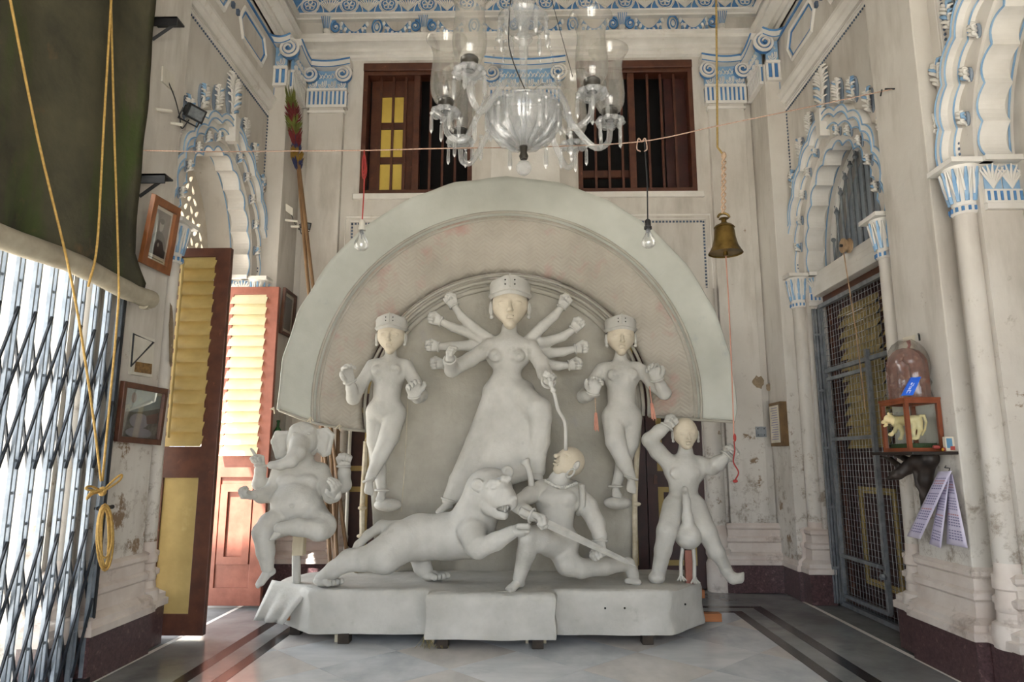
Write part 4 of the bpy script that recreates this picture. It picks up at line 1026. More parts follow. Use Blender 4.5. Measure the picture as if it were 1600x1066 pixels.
c.chain([J(500, 744, -.08), J(524, 764, -.08), J(538, 758, -.05), J(538, 738, 0), J(537, 730, .02)], [m(12), m(11), m(11), m(9.5), m(7.5)], .02)
hand(hc, J(537, 730, .02), J(541, 704, .04)-J(537, 730, .02), TOCAM+Vector((.3, 0, 0)), -1, m(26), 'fist'); ring(J(537, 729, .02), ZUP, m(9.5), m(1.7), ga)
clay_obj('body', [(c, .0075), (hc, .0042)], CLAY, ga)
POSTW = M('pale_post_wood', 'c9bfa8', 'b3a68b', .8, scale=12, stretch=(1, 1, .1))
b = MB().use(POSTW).bx(J(455, 850)[0], J(472, 850)[0], 5.0, 5.08, J(0, 868)[2], J(0, 826)[2]); b.build('post_block', None, ga, bevel=.004)
MB().use(CLAY).tube([J(463, 912, -.06), J(463, 860, -.06)], m(6.5), 10).build('support_post', None, ga, smooth=40)
# --- peacock rider
J, m = JJ(5.2)
ka = thing('peacock_rider_statue', 'clay archer statue with a bare head and raised fists, astride the peacock', 'statue', J(1085, 905))
c = Clay(.9); hc = Clay()
c.chain([J(1071, 695), J(1071, 708), J(1070, 718)], [m(11), m(12), m(17)], .02); c.cone(J(1046, 724), J(1092, 724), m(12), m(12), .03)
c.cone(J(1069, 738), J(1067, 775), m(28), m(22), .04); c.cone(J(1056, 736), J(1084, 736), m(20), m(20), .03); c.cone(J(1058, 790), J(1082, 790), m(20), m(20), .04)
for x in (1058, 1082): c.ell(J(x, 740, .09), (m(10), m(5), m(8)), None, .02)
c.chain([J(1054, 792, .04), J(1042, 830, .16), J(1036, 860, .14), J(1029, 895, .08)], [m(20), m(16), m(13.5), m(11)], .02); c.ell(J(1026, 903, .1), (m(12), m(14), m(9)), None, .015)
c.chain([J(1086, 794, .04), J(1104, 832, .16), J(1120, 864, .14), J(1134, 888, .1)], [m(20), m(16), m(12.5), m(9)], .02); c.chain([J(1134, 892, .1), J(1145, 904, .14), J(1155, 904, .16), J(1161, 896, .17)], [m(9), m(8.5), m(7), m(2.5)], .02)
c.chain([J(1046, 724), J(1028, 706, .0), J(1015, 688, .04)], [m(14), m(13.5), m(13)], .02); c.chain([J(1015, 688, .04), J(1030, 674, .06), J(1043, 666, .06)], [m(12.5), m(11), m(8)], .02)
hand(hc, J(1043, 667, .06), J(1054, 651, .06)-J(1043, 666, .06), TOCAM, -1, m(23), 'fist'); ring(J(1042, 667, .06), J(1054, 650)-J(1043, 666), m(9.5), m(1.8), ka)
c.chain([J(1092, 726), J(1112, 730, .06), J(1122, 724, .12), J(1135, 714, .2)], [m(14), m(13), m(12), m(8)], .02)
hand(hc, J(1135, 715, .2), J(1150, 698, .24)-J(1135, 714, .2), TOCAM, -1, m(25), 'fist'); ring(J(1136, 713, .2), J(1150, 698)-J(1135, 714), m(10), m(1.8), ka)
clay_obj('body', [(c, .0075), (hc, .0042)], CLAY, ka)
goddess_head(ka, J(1071, 679, .04), m(18.5), crown=False)
J, m = JJ(5.06)
pk_ = thing('peacock_statue', 'clay peacock with a long neck between the legs of the rider statue', 'statue', J(1075, 905))
c = Clay().ell(J(1075, 838), (m(20), m(26), m(19)), None, .02); c.chain([J(1076, 832, .02), J(1074, 808, .06), J(1073, 785, .06), J(1071, 772, .07)], [m(12), m(7.5), m(5.5), m(5)], .02); c.ell(J(1070, 766, .08), (m(5), m(7), m(6)), None, .01); c.cone(J(1069, 768, .1), J(1069, 772, .16), m(2.5), m(1), .005)
c.chain([J(1078, 838, -.1), J(1080, 846, -.3)], [m(16), m(10)], .03)
clay_obj('body', [(c, .006)], CLAY, pk_)
for x0, x1, y1 in ((1067, 1064, 900), (1083, 1085, 904)):
    b = MB().use(CLAY); b.tube([J(x0, 852), J(x1, 878), J(x1, y1)], m(2.8), 6)
    for a in (-.8, -.25, .3, .9): b.tube([J(x1, y1), J(x1, y1)+Vector((sin(a)*m(9), -cos(a)*m(9)*.8, -m(6)))], [m(2.4), m(1.2)], 5)
    b.build('leg', None, pk_, smooth=40)
MB().use(BROWNR).bx(J(1072, 880)[0], J(1083, 880)[0], 5.08, 5.12, .34, J(0, 858)[2]).build('support_stick', None, pk_)
# --- lion
J, m = JJ(5.0)
li = thing('lion_statue', 'crouching clay lion biting at the demon, with a smooth mane', 'statue', J(640, 912))
c = Clay(1.0); hc = Clay()
c.chain([J(622, 846), J(655, 840), J(700, 838), J(735, 836)], [m(28), m(33), m(33), m(35)], .04)
c.chain([J(735, 830), J(742, 808, .04), J(757, 780, .08), J(765, 768, .1)], [m(33), m(31), m(30), m(31)], .05)
c.ell(J(764, 766, .1), (m(35), m(34), m(33)), None, .03)
c.chain([J(771, 768, .22), J(785, 776, .31), J(794, 784, .345)], [m(21), m(17.5), m(14)], .03); c.ell(J(802, 779, .39), (m(6.5), m(5), m(4.5)), None, .008)
for x, y, d in ((800, 782, .445), (806, 781, .425)): c.ball(J(x, y, d), m(1.5), .003, -1)
c.chain([J(768, 790, .22), J(780, 800, .28), J(787, 805, .3)], [m(16), m(10), m(7)], .02)
c.cone(J(795, 796, .40), J(778, 792, .30), m(6), m(5), .008, -1); c.cone(J(800, 795, .34), J(786, 794, .30), m(5.5), m(5.5), .008, -1)
for x, y, d in ((771, 763, .343), (789, 757, .315)): c.ell(J(x, y, d-.005), (m(6.5), m(5), m(4.4)), None, .004); c.ell(J(x, y+.3, d+.018), (m(4.6), m(3), m(1.3)), None, .003, -1); c.chain([J(x-9, y-3, d-.03), J(x-2, y-9, d-.005), J(x+6, y-9, d)], [m(4), m(5), m(4.5)], .006)
c.chain([J(782, 752, .28), J(789, 768, .37)], [m(6), m(6.5)], .02)
for k in range(3):
    for q in (-1, 1): c.cone(J(790+q*5+k*2, 776+k*3, .40), J(790+q*9+k*2, 774+k*3, .38), m(1.2), m(1), .004)
for x, y, d in ((746, 758, .265), (793, 738, .12)): c.ell(J(x, y, d), (m(9.5), m(6), m(10)), None, .008); c.ell(J(x+1.5, y+.5, d+.038), (m(6.2), m(6.5), m(7)), None, .005, -1)
# hind legs
c.chain([J(630, 846, .08), J(600, 868, .16), J(568, 874, .18)], [m(30), m(26), m(17)], .03); c.chain([J(568, 874, .18), J(545, 876, .17), J(522, 890, .15), J(502, 905, .12)], [m(17), m(15.5), m(12), m(10)], .02); c.ell(J(548, 866, .18), (m(9), m(8), m(7)), None, .02)
c.chain([J(655, 858, -.12), J(660, 885, -.12), J(668, 897, -.12)], [m(22), m(13), m(10)], .03)
for (x, y, d) in ((506, 909, .12), (672, 900, -.12)):
    hc.ell(J(x, y-1, d), (m(15), m(13), m(8)), None, .01)
    for q in range(4):
        p = J(x+7+q*6.5, y+1-(q-1.5)*1.0, d+.07-.035*q); hc.cone(J(x+q*3, y-2, d+.03-.02*q), p, m(4.6), m(5.2), .004); hc.cone(p, p+Vector((m(4), -m(2), -m(2))), m(2), m(.8), .003)
# forelegs
c.chain([J(738, 832, .18), J(744, 852, .26), J(748, 860, .28)], [m(22), m(17), m(12)], .03); c.chain([J(748, 858, .28), J(775, 846, .32), J(800, 832, .34)], [m(13), m(12.5), m(9.5)], .02)
hc.ell(J(812, 829, .34), (m(14), m(12), m(9)), None, .015)
for q in range(4): hc.cone(J(811, 823+q*4, .42-.05*q), J(824, 823+q*6, .45-.06*q), m(4.6), m(4.4), .003); hc.cone(J(823, 825+q*5, .44-.06*q), J(826, 830+q*5, .45-.06*q), m(2), m(.8), .003)
# tail
c.chain([J(618, 826, .0), J(596, 822, .02), J(575, 836, .06), J(560, 852, .1), J(553, 862, .1)], [m(12), m(8), m(6.5), m(6), m(5)], .02)
clay_obj('body', [(c, .0075), (hc, .005)], CLAY, li)
for x, y in ((786, 789), (793, 790), (789, 800)): MB().use(CLAY).lathe([(m(2), 0), (.0005, m(7)*(1 if y > 795 else -1))], J(x, y, .36), 6).build('tooth', None, li)
# --- demon
J, m = JJ(5.05)
de = thing('demon_statue', 'kneeling clay demon with beaded necklace, held by the lion and gripping a sword', 'statue', J(880, 912))
c = Clay(.95); hc = Clay()
c.chain([J(881, 738, .1), J(872, 752, .1), J(870, 762, .06)], [m(13.5), m(14), m(19)], .03); c.cone(J(846, 765, .04), J(898, 766, .04), m(14), m(14), .03)
c.cone(J(870, 782, .06), J(868, 832, .08), m(31), m(25), .04); c.cone(J(854, 776, .08), J(888, 777, .08), m(21), m(21), .03); c.cone(J(858, 846, .08), J(884, 846, .06), m(22), m(22), .04)
for x in (857, 885): c.ell(J(x, 779, .175), (m(14), m(7), m(10)), None, .025); c.ball(J(x+(2 if x > 870 else -2), 784, .205), m(1.4), .004)
# front leg, kneeling leg
c.chain([J(866, 848, .1), J(840, 842, .26), J(824, 836, .34)], [m(23), m(19), m(13.5)], .03); c.chain([J(824, 838, .34), J(822, 866, .28), J(811, 904, .22)], [m(13.5), m(13.5), m(9.5)], .02)
foot(hc, J(811, 905, .22), Vector((-.7, -.7, -.12)), m(30))
c.chain([J(878, 858, .02), J(888, 880, .1), J(908, 890, .12)], [m(23), m(19), m(14)], .03); c.chain([J(908, 888, .12), J(945, 886, .06), J(982, 882, 0)], [m(14), m(13), m(9)], .02)
c.chain([J(982, 880, 0), J(988, 896, 0), J(992, 910, .02)], [m(9), m(9), m(8)], .02); c.cone(J(980, 908, .05), J(998, 910, .05), m(4.5), m(4.5), .015)
# arms
c.chain([J(848, 764, .05), J(828, 774, .16), J(808, 786, .32)], [m(14.5), m(13), m(10)], .02); c.chain([J(808, 790, .32), J(822, 800, .42), J(834, 808, .46)], [m(11), m(9.5), m(7)], .02)
hand(hc, J(832, 806, .46), Vector((.8, -.3, -.25)), Vector((-.1, -.5, -1)), -1, m(28), 'grip'); ring(J(831, 806, .46), Vector((.8, -.3, -.3)), m(9.5), m(1.8), de)
c.chain([J(898, 768, .04), J(918, 792, .1), J(932, 818, .18)], [m(15), m(15.5), m(13)], .02); c.chain([J(932, 818, .18), J(937, 838, .24), J(937, 846, .26)], [m(13), m(10), m(8)], .02)
hand(hc, J(937, 846, .27), Vector((.05, -.15, -1)), Vector((-.8, -.6, 0)), 1, m(28), 'grip'); ring(J(937, 846, .26), Vector((0, -.2, -1)), m(10), m(1.8), de)
MB().use(CLAY).tube([J(909, 758, .14), J(911, 790, .16), J(903, 804, .1)], [m(5), m(5), m(4)], 8).build('armlet', None, de, smooth=1)
clay_obj('body', [(c, .0075), (hc, .0042)], CLAY, de)
# head thrown back, turned to the left
C0 = J(888, 724, .1); Rh = Matrix(((.0, 0, 0),)*3)
fd_ = Vector((-.62, -.48, .55)).normalized(); upv = Vector((.35, .1, .8)); upv = (upv-fd_*upv.dot(fd_)).normalized(); rtv = fd_.cross(upv)
def DP(f, u, r, s=m(20)): return C0+fd_*f*s+upv*u*s+rtv*r*s
s = m(20); RR = Matrix((rtv, fd_, upv)).transposed()
c = Clay(); c.ell(DP(-.1, .2, 0), (s*.95, s*1.12, s*1.1), RR, .02); c.cone(DP(.1, -.3, 0), DP(.45, -.85, 0), s*.8, s*.4, .03); c.cone(DP(.98, .2, 0), DP(1.28, -.25, 0), s*.1, s*.17, .012)
for q in (-1, 1):
    c.ell(DP(.85, .1, q*.4), (s*.25, s*.14, s*.1), RR, .01); c.cone(DP(.98, .3, q*.15), DP(.75, .34, q*.6), s*.06, s*.04, .01)
c.cone(DP(.98, -.5, -.25), DP(.98, -.5, .25), s*.08, s*.08, .01); c.cone(DP(.92, -.72, -.2), DP(.92, -.72, .2), s*.08, s*.08, .01); c.cone(DP(1.0, -.6, -.28), DP(1.0, -.6, .28), s*.05, s*.05, .006, -1)
hd_ = clay_obj('head', [(c, .0038)], FACE, de); hd_['label'] = 'beige clay head thrown back'
for q in (-1, 1):
    e = Clay().ell(DP(-.05, -.05, q*1.0), (s*.14, s*.25, s*.42), RR, .008); e.ell(DP(.08, -.02, q*1.1), (s*.08, s*.14, s*.24), RR, .006, -1); clay_obj('ear', [(e, .004)], CLAY, de)
ring(DP(.05, -.75, -1.0), fd_, m(7), m(1.6), de, 'earring')
nk = [J(853+k*2.95, 752+8.5*sin(PI*k/16)*1.0+3*(k/16), .17+.07*sin(PI*k/16)) for k in range(17)]
for p in nk: MB().use(CLAY).ell(p, (m(2.6),)*3, None, 8, 5).build('necklace_bead', None, de, smooth=1)
# sword
a, b_ = J(812, 798, .50), J(994, 885, .30); sw_ = thing('sword', 'long tapering clay sword slanting across the demon statue', 'sword', a)
dv = (b_-a); n1 = dv.cross(TOCAM).normalized()
def blade(t, w, th): p = a+dv*t; return [p+n1*w, p+TOCAM*th, p-n1*w, p-TOCAM*th]
vs = []; 
for t, w, th in ((.16, m(6), m(2.5)), (.6, m(4.6), m(2)), (.9, m(3.4), m(1.6)), (1, m(.4), m(.4))): vs += blade(t, w, th)
MB().use(CLAY).add(vs, [(i*4+j, i*4+(j+1) % 4, i*4+4+(j+1) % 4, i*4+4+j) for i in range(3) for j in range(4)]+[(0, 3, 2, 1), (12, 13, 14, 15)]).build('blade', None, sw_)
MB().use(CLAY).tube([a+dv*.0, a+dv*.03, a+dv*.13, a+dv*.17], [m(6), m(5), m(4.4), m(6)], 8).build('hilt', None, sw_, smooth=1)
# serpent rearing behind the demon's shoulder
J, m = JJ(4.9)
b = MB().use(CLAY); pts = spline([J(829, 772), J(830, 756), J(828, 740), J(824, 728), J(819, 718)], 4)
b.tube(pts, [m(4.6)]*12+[m(5), m(6), m(7.5), m(8), m(5.5)], 8); tag(b.build('serpent_statue', None, None, smooth=1, loc=pts[0]), 'small clay cobra rearing between lion and demon', 'statue')
# ------------------------------------------------------------------ platform under the statues
PT, PB = .345, .062
pl = thing('clay_platform', 'grey clay covered platform on wooden blocks carrying all the statues', 'platform', (-.25, 5.1, 0))
plan = [(-.66, 4.80), (-.655, 4.665), (-.2, 4.655), (.185, 4.665), (.20, 4.80), (.6, 4.79), (.955, 4.80), (1.0, 4.84), (1.26, 5.16), (1.30, 5.7), (-1.55, 5.72), (-1.80, 5.32), (-1.80, 5.16), (-1.46, 4.80), (-1.40, 4.785), (-1.0, 4.79)]
rnd = random.Random(5); dense = []
for i in range(len(plan)):
    a, b_ = Vector(plan[i]), Vector(plan[(i+1) % len(plan)]); k = max(2, int((b_-a).length/.03))
    for q in range(k): dense.append(a.lerp(b_, q/k))
from mathutils import noise as mnoise
n = len(dense); cen = Vector((-.25, 5.2)); vs = []
lay = [(PB, 0, .012), (PB+.02, .004, .012), (PB+.08, .0, .012), (.2, -.008, .014), (.27, .0, .014), (.31, .004, .014), (.335, -.006, .012), (PT, -.028, .01), (PT+.002, -.08, .006)]
for z, o, am in lay:
    for p in dense:
        d = (p-cen).normalized(); nz = mnoise.noise(Vector((p.x*5, p.y*5, z*7)))*am+mnoise.noise(Vector((p.x*14, p.y*14, z*16)))*am*.5
        q = p+d*(o+nz); zz = z+(mnoise.noise(Vector((p.x*6, p.y*6, 3)))*.008 if .1 < z else mnoise.noise(Vector((p.x*3, 1, 3)))*.006)
        vs.append((q.x, q.y, zz))
b = MB().use(CLAY); L = len(lay)
tri = tessellate_polygon([[Vector((v[0], v[1], 0)) for v in vs[(L-1)*n:]]])
b.add(vs, [(i*n+j, i*n+(j+1) % n, (i+1)*n+(j+1) % n, (i+1)*n+j) for i in range(L-1) for j in range(n)]+[tuple(i+(L-1)*n for i in t) for t in tri]+[tuple(reversed(range(n)))])
b.build('clay_slab', None, pl, smooth=45)
# loose cloth at the left end
g = []; 
for i in range(9):
    for j in range(9):
        u, v = i/8, j/8; top = Vector((lerp(-1.84, -1.47, u), lerp(5.12, 4.86, u), PT+.006)); bot = Vector((lerp(-1.93, -1.69, u), lerp(5.06, 4.94, u), .09))
        p = top.lerp(bot, v); p += Vector((-.01*sin(u*17)*v, -.02*sin(u*13+1)*v, 0)); g.append(p)
o = MB().use(CLAY).add(g, [(i*9+j, i*9+j+1, (i+1)*9+j+1, (i+1)*9+j) for i in range(8) for j in range(8)]).build('cloth_flap', None, pl, smooth=1)
md = o.modifiers.new('thick', 'SOLIDIFY'); md.thickness = .008
WOODO = M('raw_plank', 'a5673a', '8a5530', .7, scale=9, stretch=(.3, 3, 3)); WOODD = M('dark_block', '3a3027', '231d18', .8, scale=10)
for x, y in ((-1.22, 4.83), (-.55, 4.73), (.07, 4.73), (.80, 4.85), (-1.62, 5.06), (1.0, 5.2), (-1.2, 5.5), (.9, 5.5)): MB().use(WOODD).box((x, y, .034), (.075, .09, .066)).build('support_block', None, pl, bevel=.004)
for x in (-1.28, -.63, .0, .12): MB().use(POSTW).box((x, 4.84, .035), (.02, .02, .068)).build('peg', None, pl)
MB().use(WOODO).bx(-1.70, -1.35, 5.0, 5.06, .10, .135).build('plank', None, pl, bevel=.003); MB().use(WOODO).bx(1.1, 1.40, 5.2, 5.27, .06, .115).build('plank', None, pl, bevel=.003)
MB().use(WOODO).bx(1.15, 1.34, 5.42, 5.5, .18, .24).build('plank', None, pl, bevel=.003)
STRAW = M('straw', '9c8f5e', '7e7248', .9)
b = MB().use(STRAW)
for k in range(30): x = -.56+rnd.uniform(-.12, .02); b.tube([(x, 4.74, .06), (x+rnd.uniform(-.05, .05), 4.68+rnd.uniform(-.02, .04), .006)], .0015, 3)
b.build('straw_wisp', None, pl)['kind'] = 'stuff'
for k, (x, y, z) in enumerate(((.52, 4.795, .235), (.65, 4.80, .235), (1.08, 4.93, .235))): MB().use(DARKIN).ell((x, y-.012, z), (.007, .006, .007), None, 8, 5).build('nail_hole', None, pl)
# ------------------------------------------------------------------ arched backdrop
def mat_weave():
    m_, nt, b = base_mat('woven_mat'); b.inputs['Roughness'].default_value = .9; b.inputs['Specular IOR Level'].default_value = .15
    tc = nt.nodes.new('ShaderNodeTexCoord'); sp = nt.nodes.new('ShaderNodeSeparateXYZ'); nt.links.new(tc.outputs['Object'], sp.inputs[0])
    def ma(op, a, b_=None, c=None):
        n = nd(nt, 'ShaderNodeMath', operation=op)
        for i, v in enumerate((a, b_, c)):
            if v is None: continue
            if isinstance(v, (int, float)): n.inputs[i].default_value = v
            else: nt.links.new(v, n.inputs[i])
        return n.outputs[0]
    z = sp.outputs[2]; x = sp.outputs[0]
    zig = ma('PINGPONG', ma('MULTIPLY', x, 14), 1)             # herringbone: rows bent by a zigzag
    st = ma('FRACT', ma('ADD', ma('MULTIPLY', z, 30), ma('MULTIPLY', zig, 1.6)))
    h = ma('PINGPONG', st, .5)
    col = mixc(nt, ramp(nt, noise(nt, 2.5, 5), .35, .7), lin('b0aa9f'), lin('9d978c'))
    col = mixc(nt, ramp(nt, noise(nt, 4.2, 5), .56, .75), col, lin('ab8f86'))
    dk = nd(nt, 'ShaderNodeMapRange'); dk.inputs[1].default_value = 0; dk.inputs[2].default_value = .22; dk.inputs[3].default_value = .18; dk.inputs[4].default_value = 0; nt.links.new(h, dk.inputs[0])
    col = mixc(nt, dk.outputs[0], col, lin('8f877b'))
    nt.links.new(col, b.inputs['Base Color'])
    bp = nd(nt, 'ShaderNodeBump', i_Strength=.55, i_Distance=.01); nt.links.new(h, bp.inputs['Height']); nt.links.new(bp.outputs[0], b.inputs['Normal'])
    return m_
WEAVE = mat_weave()
CLOTH = M('clay_cloth', 'aca89e', '9a968b', .85, scale=2.5, bump=.5, bscale=28, spots='8f9097', sthr=(.6, .85), sscale=2.2, spec=.2)
CLOTHB = M('clay_cloth_pale', 'bbbdb5', 'aaaba2', .85, scale=1.6, bump=.25, bscale=30, spots='8d9197', sthr=(.62, .85), sscale=3, spec=.2)
bd = thing('arched_backdrop', 'tall fan-shaped clay coated backdrop standing behind the statues', 'backdrop', (-.2, 5.6, .34))
CX, CY = 792, 640
def ring_pt(r, th, Y): vf = lerp(.945, 1.015, max(0, min(1, (r-225)/70))); return at(CX+r*cos(th), CY-r*sin(th)*vf, Y)
def th_ends(r):
    t = (r-215)/(358-215); t = max(0, min(1, t)); return PI+lerp(.17, -.0, t), lerp(-.05, -.055, t)
def dep(r):
    if r <= 232: return 5.56
    return lerp(5.52, 5.44, (r-232)/(298-232)) if r < 298 else lerp(5.43, 5.28, (r-298)/62)
def band(name, r0, r1, nr, mat, nth=84, poly=0, edge=0):
    g = []
    for i in range(nr+1):
        for j in range(nth+1):
            rr = lerp(r0, r1, i/nr); a, e = th_ends(rr); th = lerp(a, e, j/nth)
            if poly:
                k = i/nr; seg = PI/poly; ph = (th % seg)-seg/2; rr *= 1+k*(cos(seg/2)/cos(ph)-cos(seg/2)*.5-.5)
                rr += k*1.5*mnoise.noise(Vector((th*9, 0, 0)))
            p = ring_pt(rr, th, dep(rr)+.006*mnoise.noise(Vector((rr*.03, th*5, 1)))); g.append(p)
    m1 = nth+1
    o = MB().use(mat).add(g, [(i*m1+j, i*m1+j+1, (i+1)*m1+j+1, (i+1)*m1+j) for i in range(nr) for j in range(nth)]).build(name, None, bd, smooth=1)
    md = o.modifiers.new('thick', 'SOLIDIFY'); md.thickness = .014; md.offset = 1
    return o
band('outer_cloth', 296, 358, 8, CLOTHB, 112, 14)
band('woven_band', 226, 298, 8, WEAVE)
def rim(r, t, d, mat=CLOTH, name='rim', close=0):
    a, e = th_ends(r); pts = [ring_pt(r, lerp(a, e, j/80), dep(r)-d) for j in range(81)]
    return MB().use(mat).tube(pts, [t*(1+.18*mnoise.noise(Vector((j*.5, r, 0)))) for j in range(81)], 7).build(name, None, bd, smooth=1)
rim(304, .012, .006); rim(294, .011, .004); rim(230, .011, .002); rim(222, .014, -.006); rim(213, .016, -.012); rim(202, .022, -.02)
for s in (0, 1):                                                       # foot rail of each wing
    p = [ring_pt(r, th_ends(r)[s], dep(r)-.01) for r in (222, 250, 296, 325, 356)]
    MB().use(CLOTH).tube(p, .012, 7).build('foot_rail', None, bd, smooth=1)
# inner cloth falling to the platform, with folds
g = []; NR, NC = 60, 44
for i in range(NR+1):
    for j in range(NC+1):
        v = i/NR; y = lerp(436, 906, v); u = j/NC*2-1
        if y < 640: hw = 216*math.sqrt(max(.0004, 1-((640-y)/206)**2))
        else: hw = lerp(216, 200, (y-640)/266)
        x = CX+hw*u+(-4 if y > 640 else 0); fold = 0
        low = max(0, (v-.45)/.55)
        fold = .05*low*mnoise.noise(Vector((u*5+v*4, v*3, 2)))+.022*low*sin(u*22+v*14)*(1 if u < -.3 or u > .75 else .25)+.008*mnoise.noise(Vector((u*4, v*5, 7)))
        g.append(at(x, y, 5.60-fold-.06*low*abs(u)**4))
o = MB().use(CLOTH).add(g, [(i*(NC+1)+j, i*(NC+1)+j+1, (i+1)*(NC+1)+j+1, (i+1)*(NC+1)+j) for i in range(NR) for j in range(NC)]).build('inner_cloth', None, bd, smooth=1)
md = o.modifiers.new('thick', 'SOLIDIFY'); md.thickness = .008; md.offset = 1
BAM = M('bamboo', '7d6040', '5f4429', .55, scale=6, stretch=(4, 4, .6)); BAMW = M('clay_bamboo', 'c8bfab', 'a4967c', .8, scale=9)
for pts in ([(566, 885), (566, 790), (572, 690)], [(993, 905), (992, 780), (998, 660)], [(700, 900), (700, 700), (700, 600)], [(880, 900), (880, 700), (880, 600)]):
    P = [at(x, y, 5.48 if x in (566, 993, 992, 572, 998) else 5.7) for x, y in pts]; P[0].z = .345
    MB().use(BAMW).tube(P, .021, 8).build('bamboo_post', None, bd, smooth=40)
for x, y in ((566, 794), (564, 838), (995, 788), (558, 892)): MB().use(BAMW).ell(at(x, y, 5.46), (.035, .02, .018), None, 8, 5).build('lashing', None, bd, smooth=1)
for x, y in ((428, 637), (485, 652), (530, 664), (575, 680)):
    b = MB().use(BAMW)
    for k in range(5): p = at(x, y, 5.36); b.tube([p, p+Vector((rnd.uniform(-.03, .03), -.01, -rnd.uniform(.01, .05)))], .004, 4)
    b.build('frayed_straw', None, bd)
MB().use(BAMW).tube([at(640, 560, 5.5), at(633, 720, 5.5), at(627, 800, 5.5)], .002, 4).build('plumb_string', None, bd)
# ------------------------------------------------------------------ left side: canvas blind, ropes, pictures, lamps
def tarp_mat():
    m_, nt, b = base_mat('canvas'); b.inputs['Roughness'].default_value = .9; b.inputs['Specular IOR Level'].default_value = .1
    col = mixc(nt, ramp(nt, noise(nt, 2.2, 6), .35, .65), lin('565342'), lin('3d3c33'))
    col = mixc(nt, ramp(nt, noise(nt, 1.7, 5, stretch=(1, 1.6, .5)), .55, .72), col, lin('47542f'))
    col = mixc(nt, ramp(nt, noise(nt, 5, 6), .62, .75), col, lin('64533f')); nt.links.new(col, b.inputs['Base Color'])
    bp = nd(nt, 'ShaderNodeBump', i_Strength=.3, i_Distance=.01); nt.links.new(noise(nt, 30, 5), bp.inputs['Height']); nt.links.new(bp.outputs[0], b.inputs['Normal']); return m_
TARP = tarp_mat(); TARPU = M('canvas_lining', 'a49c8a', '857d6d', .9, scale=5)
tb = thing('canvas_blind', 'dark green-brown painted canvas blind hung above the collapsible gate', 'blind', (-2.4, 3.2, 2.2))
g = []; NZ, NY = 34, 34
def redge(z): 
    if z > 2.4: return lerp(3.87, 3.82, (z-2.4)/1.7)
    return lerp(4.0, 3.87, max(0, (z-2.26)/.14))
for i in range(NZ+1):
    for j in range(NY+1):
        z = lerp(2.19, 4.75, i/NZ); y = lerp(2.0, redge(z), j/NY)
        if i == 0 and j == NY: y -= .02
        x = -2.33+.018*sin(y*9+z)+.02*mnoise.noise(Vector((y*2, z*1.3, 4)))+.012*mnoise.noise(Vector((y*5, z*4, 1))); g.append((x, y, z))
o = MB().use(TARP).add(g, [(i*(NY+1)+j, i*(NY+1)+j+1, (i+1)*(NY+1)+j+1, (i+1)*(NY+1)+j) for i in range(NZ) for j in range(NY)]).build('canvas', None, tb, smooth=1)
md = o.modifiers.new('thick', 'SOLIDIFY'); md.thickness = .006
pts = [(-2.315, lerp(2.0, 4.06, k/24), 2.185+.012*sin(k*.5)) for k in range(25)]
MB().use(TARPU).tube(pts, [.055+.008*mnoise.noise(Vector((k*.7, 0, 0))) for k in range(25)], 14).build('rolled_hem', None, tb, smooth=40)
b = MB().use(TARPU); b.tube([(-2.315, 3.99, 2.13), (-2.33, 4.07, 2.12)], [.03, .004], 8); b.build('hem_tail', None, tb, smooth=40)
for z, y in ((4.06, 4.0), (2.98, 4.03)):                               # black angle brackets that carry the blind
    br = thing('angle_bracket', 'black iron angle bracket beside the canvas, ' + ('near the top of the wall' if z > 4 else 'just above the sepia portrait'), 'bracket', (-2.46, y, z))
    b = MB().use(DIRON).bx(-2.46, -2.28, y-.0, y+.10, z, z+.012); b.bx(-2.46, -2.28, y-.0, y+.012, z-.05, z+.012); b.build('arm', None, br)
    MB().use(DIRON).tube([(-2.46, y+.05, z-.12), (-2.32, y+.05, z-.01)], .012, 4).build('brace', None, br)
ROPE = M('yellow_rope', 'bd9a56', 'a07f42', .8, scale=60)
RX = -2.235
def rope(label, pts, r=.006, X=RX, name='hoist_rope', mat=ROPE):
    P = spline([atX(x, y, X) if not isinstance(x, Vector) else x for x, y in pts], 6)
    b = MB().use(mat).tube(P, r, 6)
    return tag(b.build(name, None, None, smooth=1, loc=P[-1]), label, 'rope')
rope('yellow hoist rope slanting from the top left corner across the canvas', [(5, -60), (18, 10), (60, 220), (112, 440), (140, 610), (158, 752)])
rope('yellow hoist rope ending at the rolled hem of the canvas', [(178, -60), (172, 30), (162, 200), (152, 380), (138, 448)])
rope('yellow hoist rope hanging straight down past the rolled hem to the cleat', [(172, -60), (174, 30), (179, 220), (185, 420), (183, 500), (160, 752)], X=-2.245)
kn = thing('rope_hank', 'knotted bow and coil of yellow rope tied to a wall cleat', 'rope', atX(160, 770, RX))
b = MB().use(ROPE)
for lp in ([(160, 768), (178, 750), (190, 742), (186, 752), (162, 768)], [(160, 768), (145, 772), (136, 780), (142, 770), (160, 766)], [(160, 768), (142, 760), (134, 764), (150, 768)]):
    b.tube(spline([atX(x, y, RX+.01*i) for i, (x, y) in enumerate(lp)], 5), .006, 6)
b.ell(atX(160, 768, RX+.01), (.022, .022, .026)); b.build('bow_knot', None, kn, smooth=1)
b = MB().use(ROPE)
for k, (w, h) in enumerate(((10, 48), (13, 52), (7, 44), (11, 40))):
    b.tube([atX(164+w*sin(a)*(1 if k % 2 else .8), 840+h*cos(a)-(8 if k == 3 else 0), RX+.012*k) for a in [2*PI*q/22 for q in range(22)]], .0055, 6, closed=True)
b.build('coil', None, kn, smooth=1)
MB().use(DIRON).tube([atX(150, 795, -2.47), atX(165, 794, RX), atX(176, 792, RX)], .012, 6).build('cleat', None, kn)
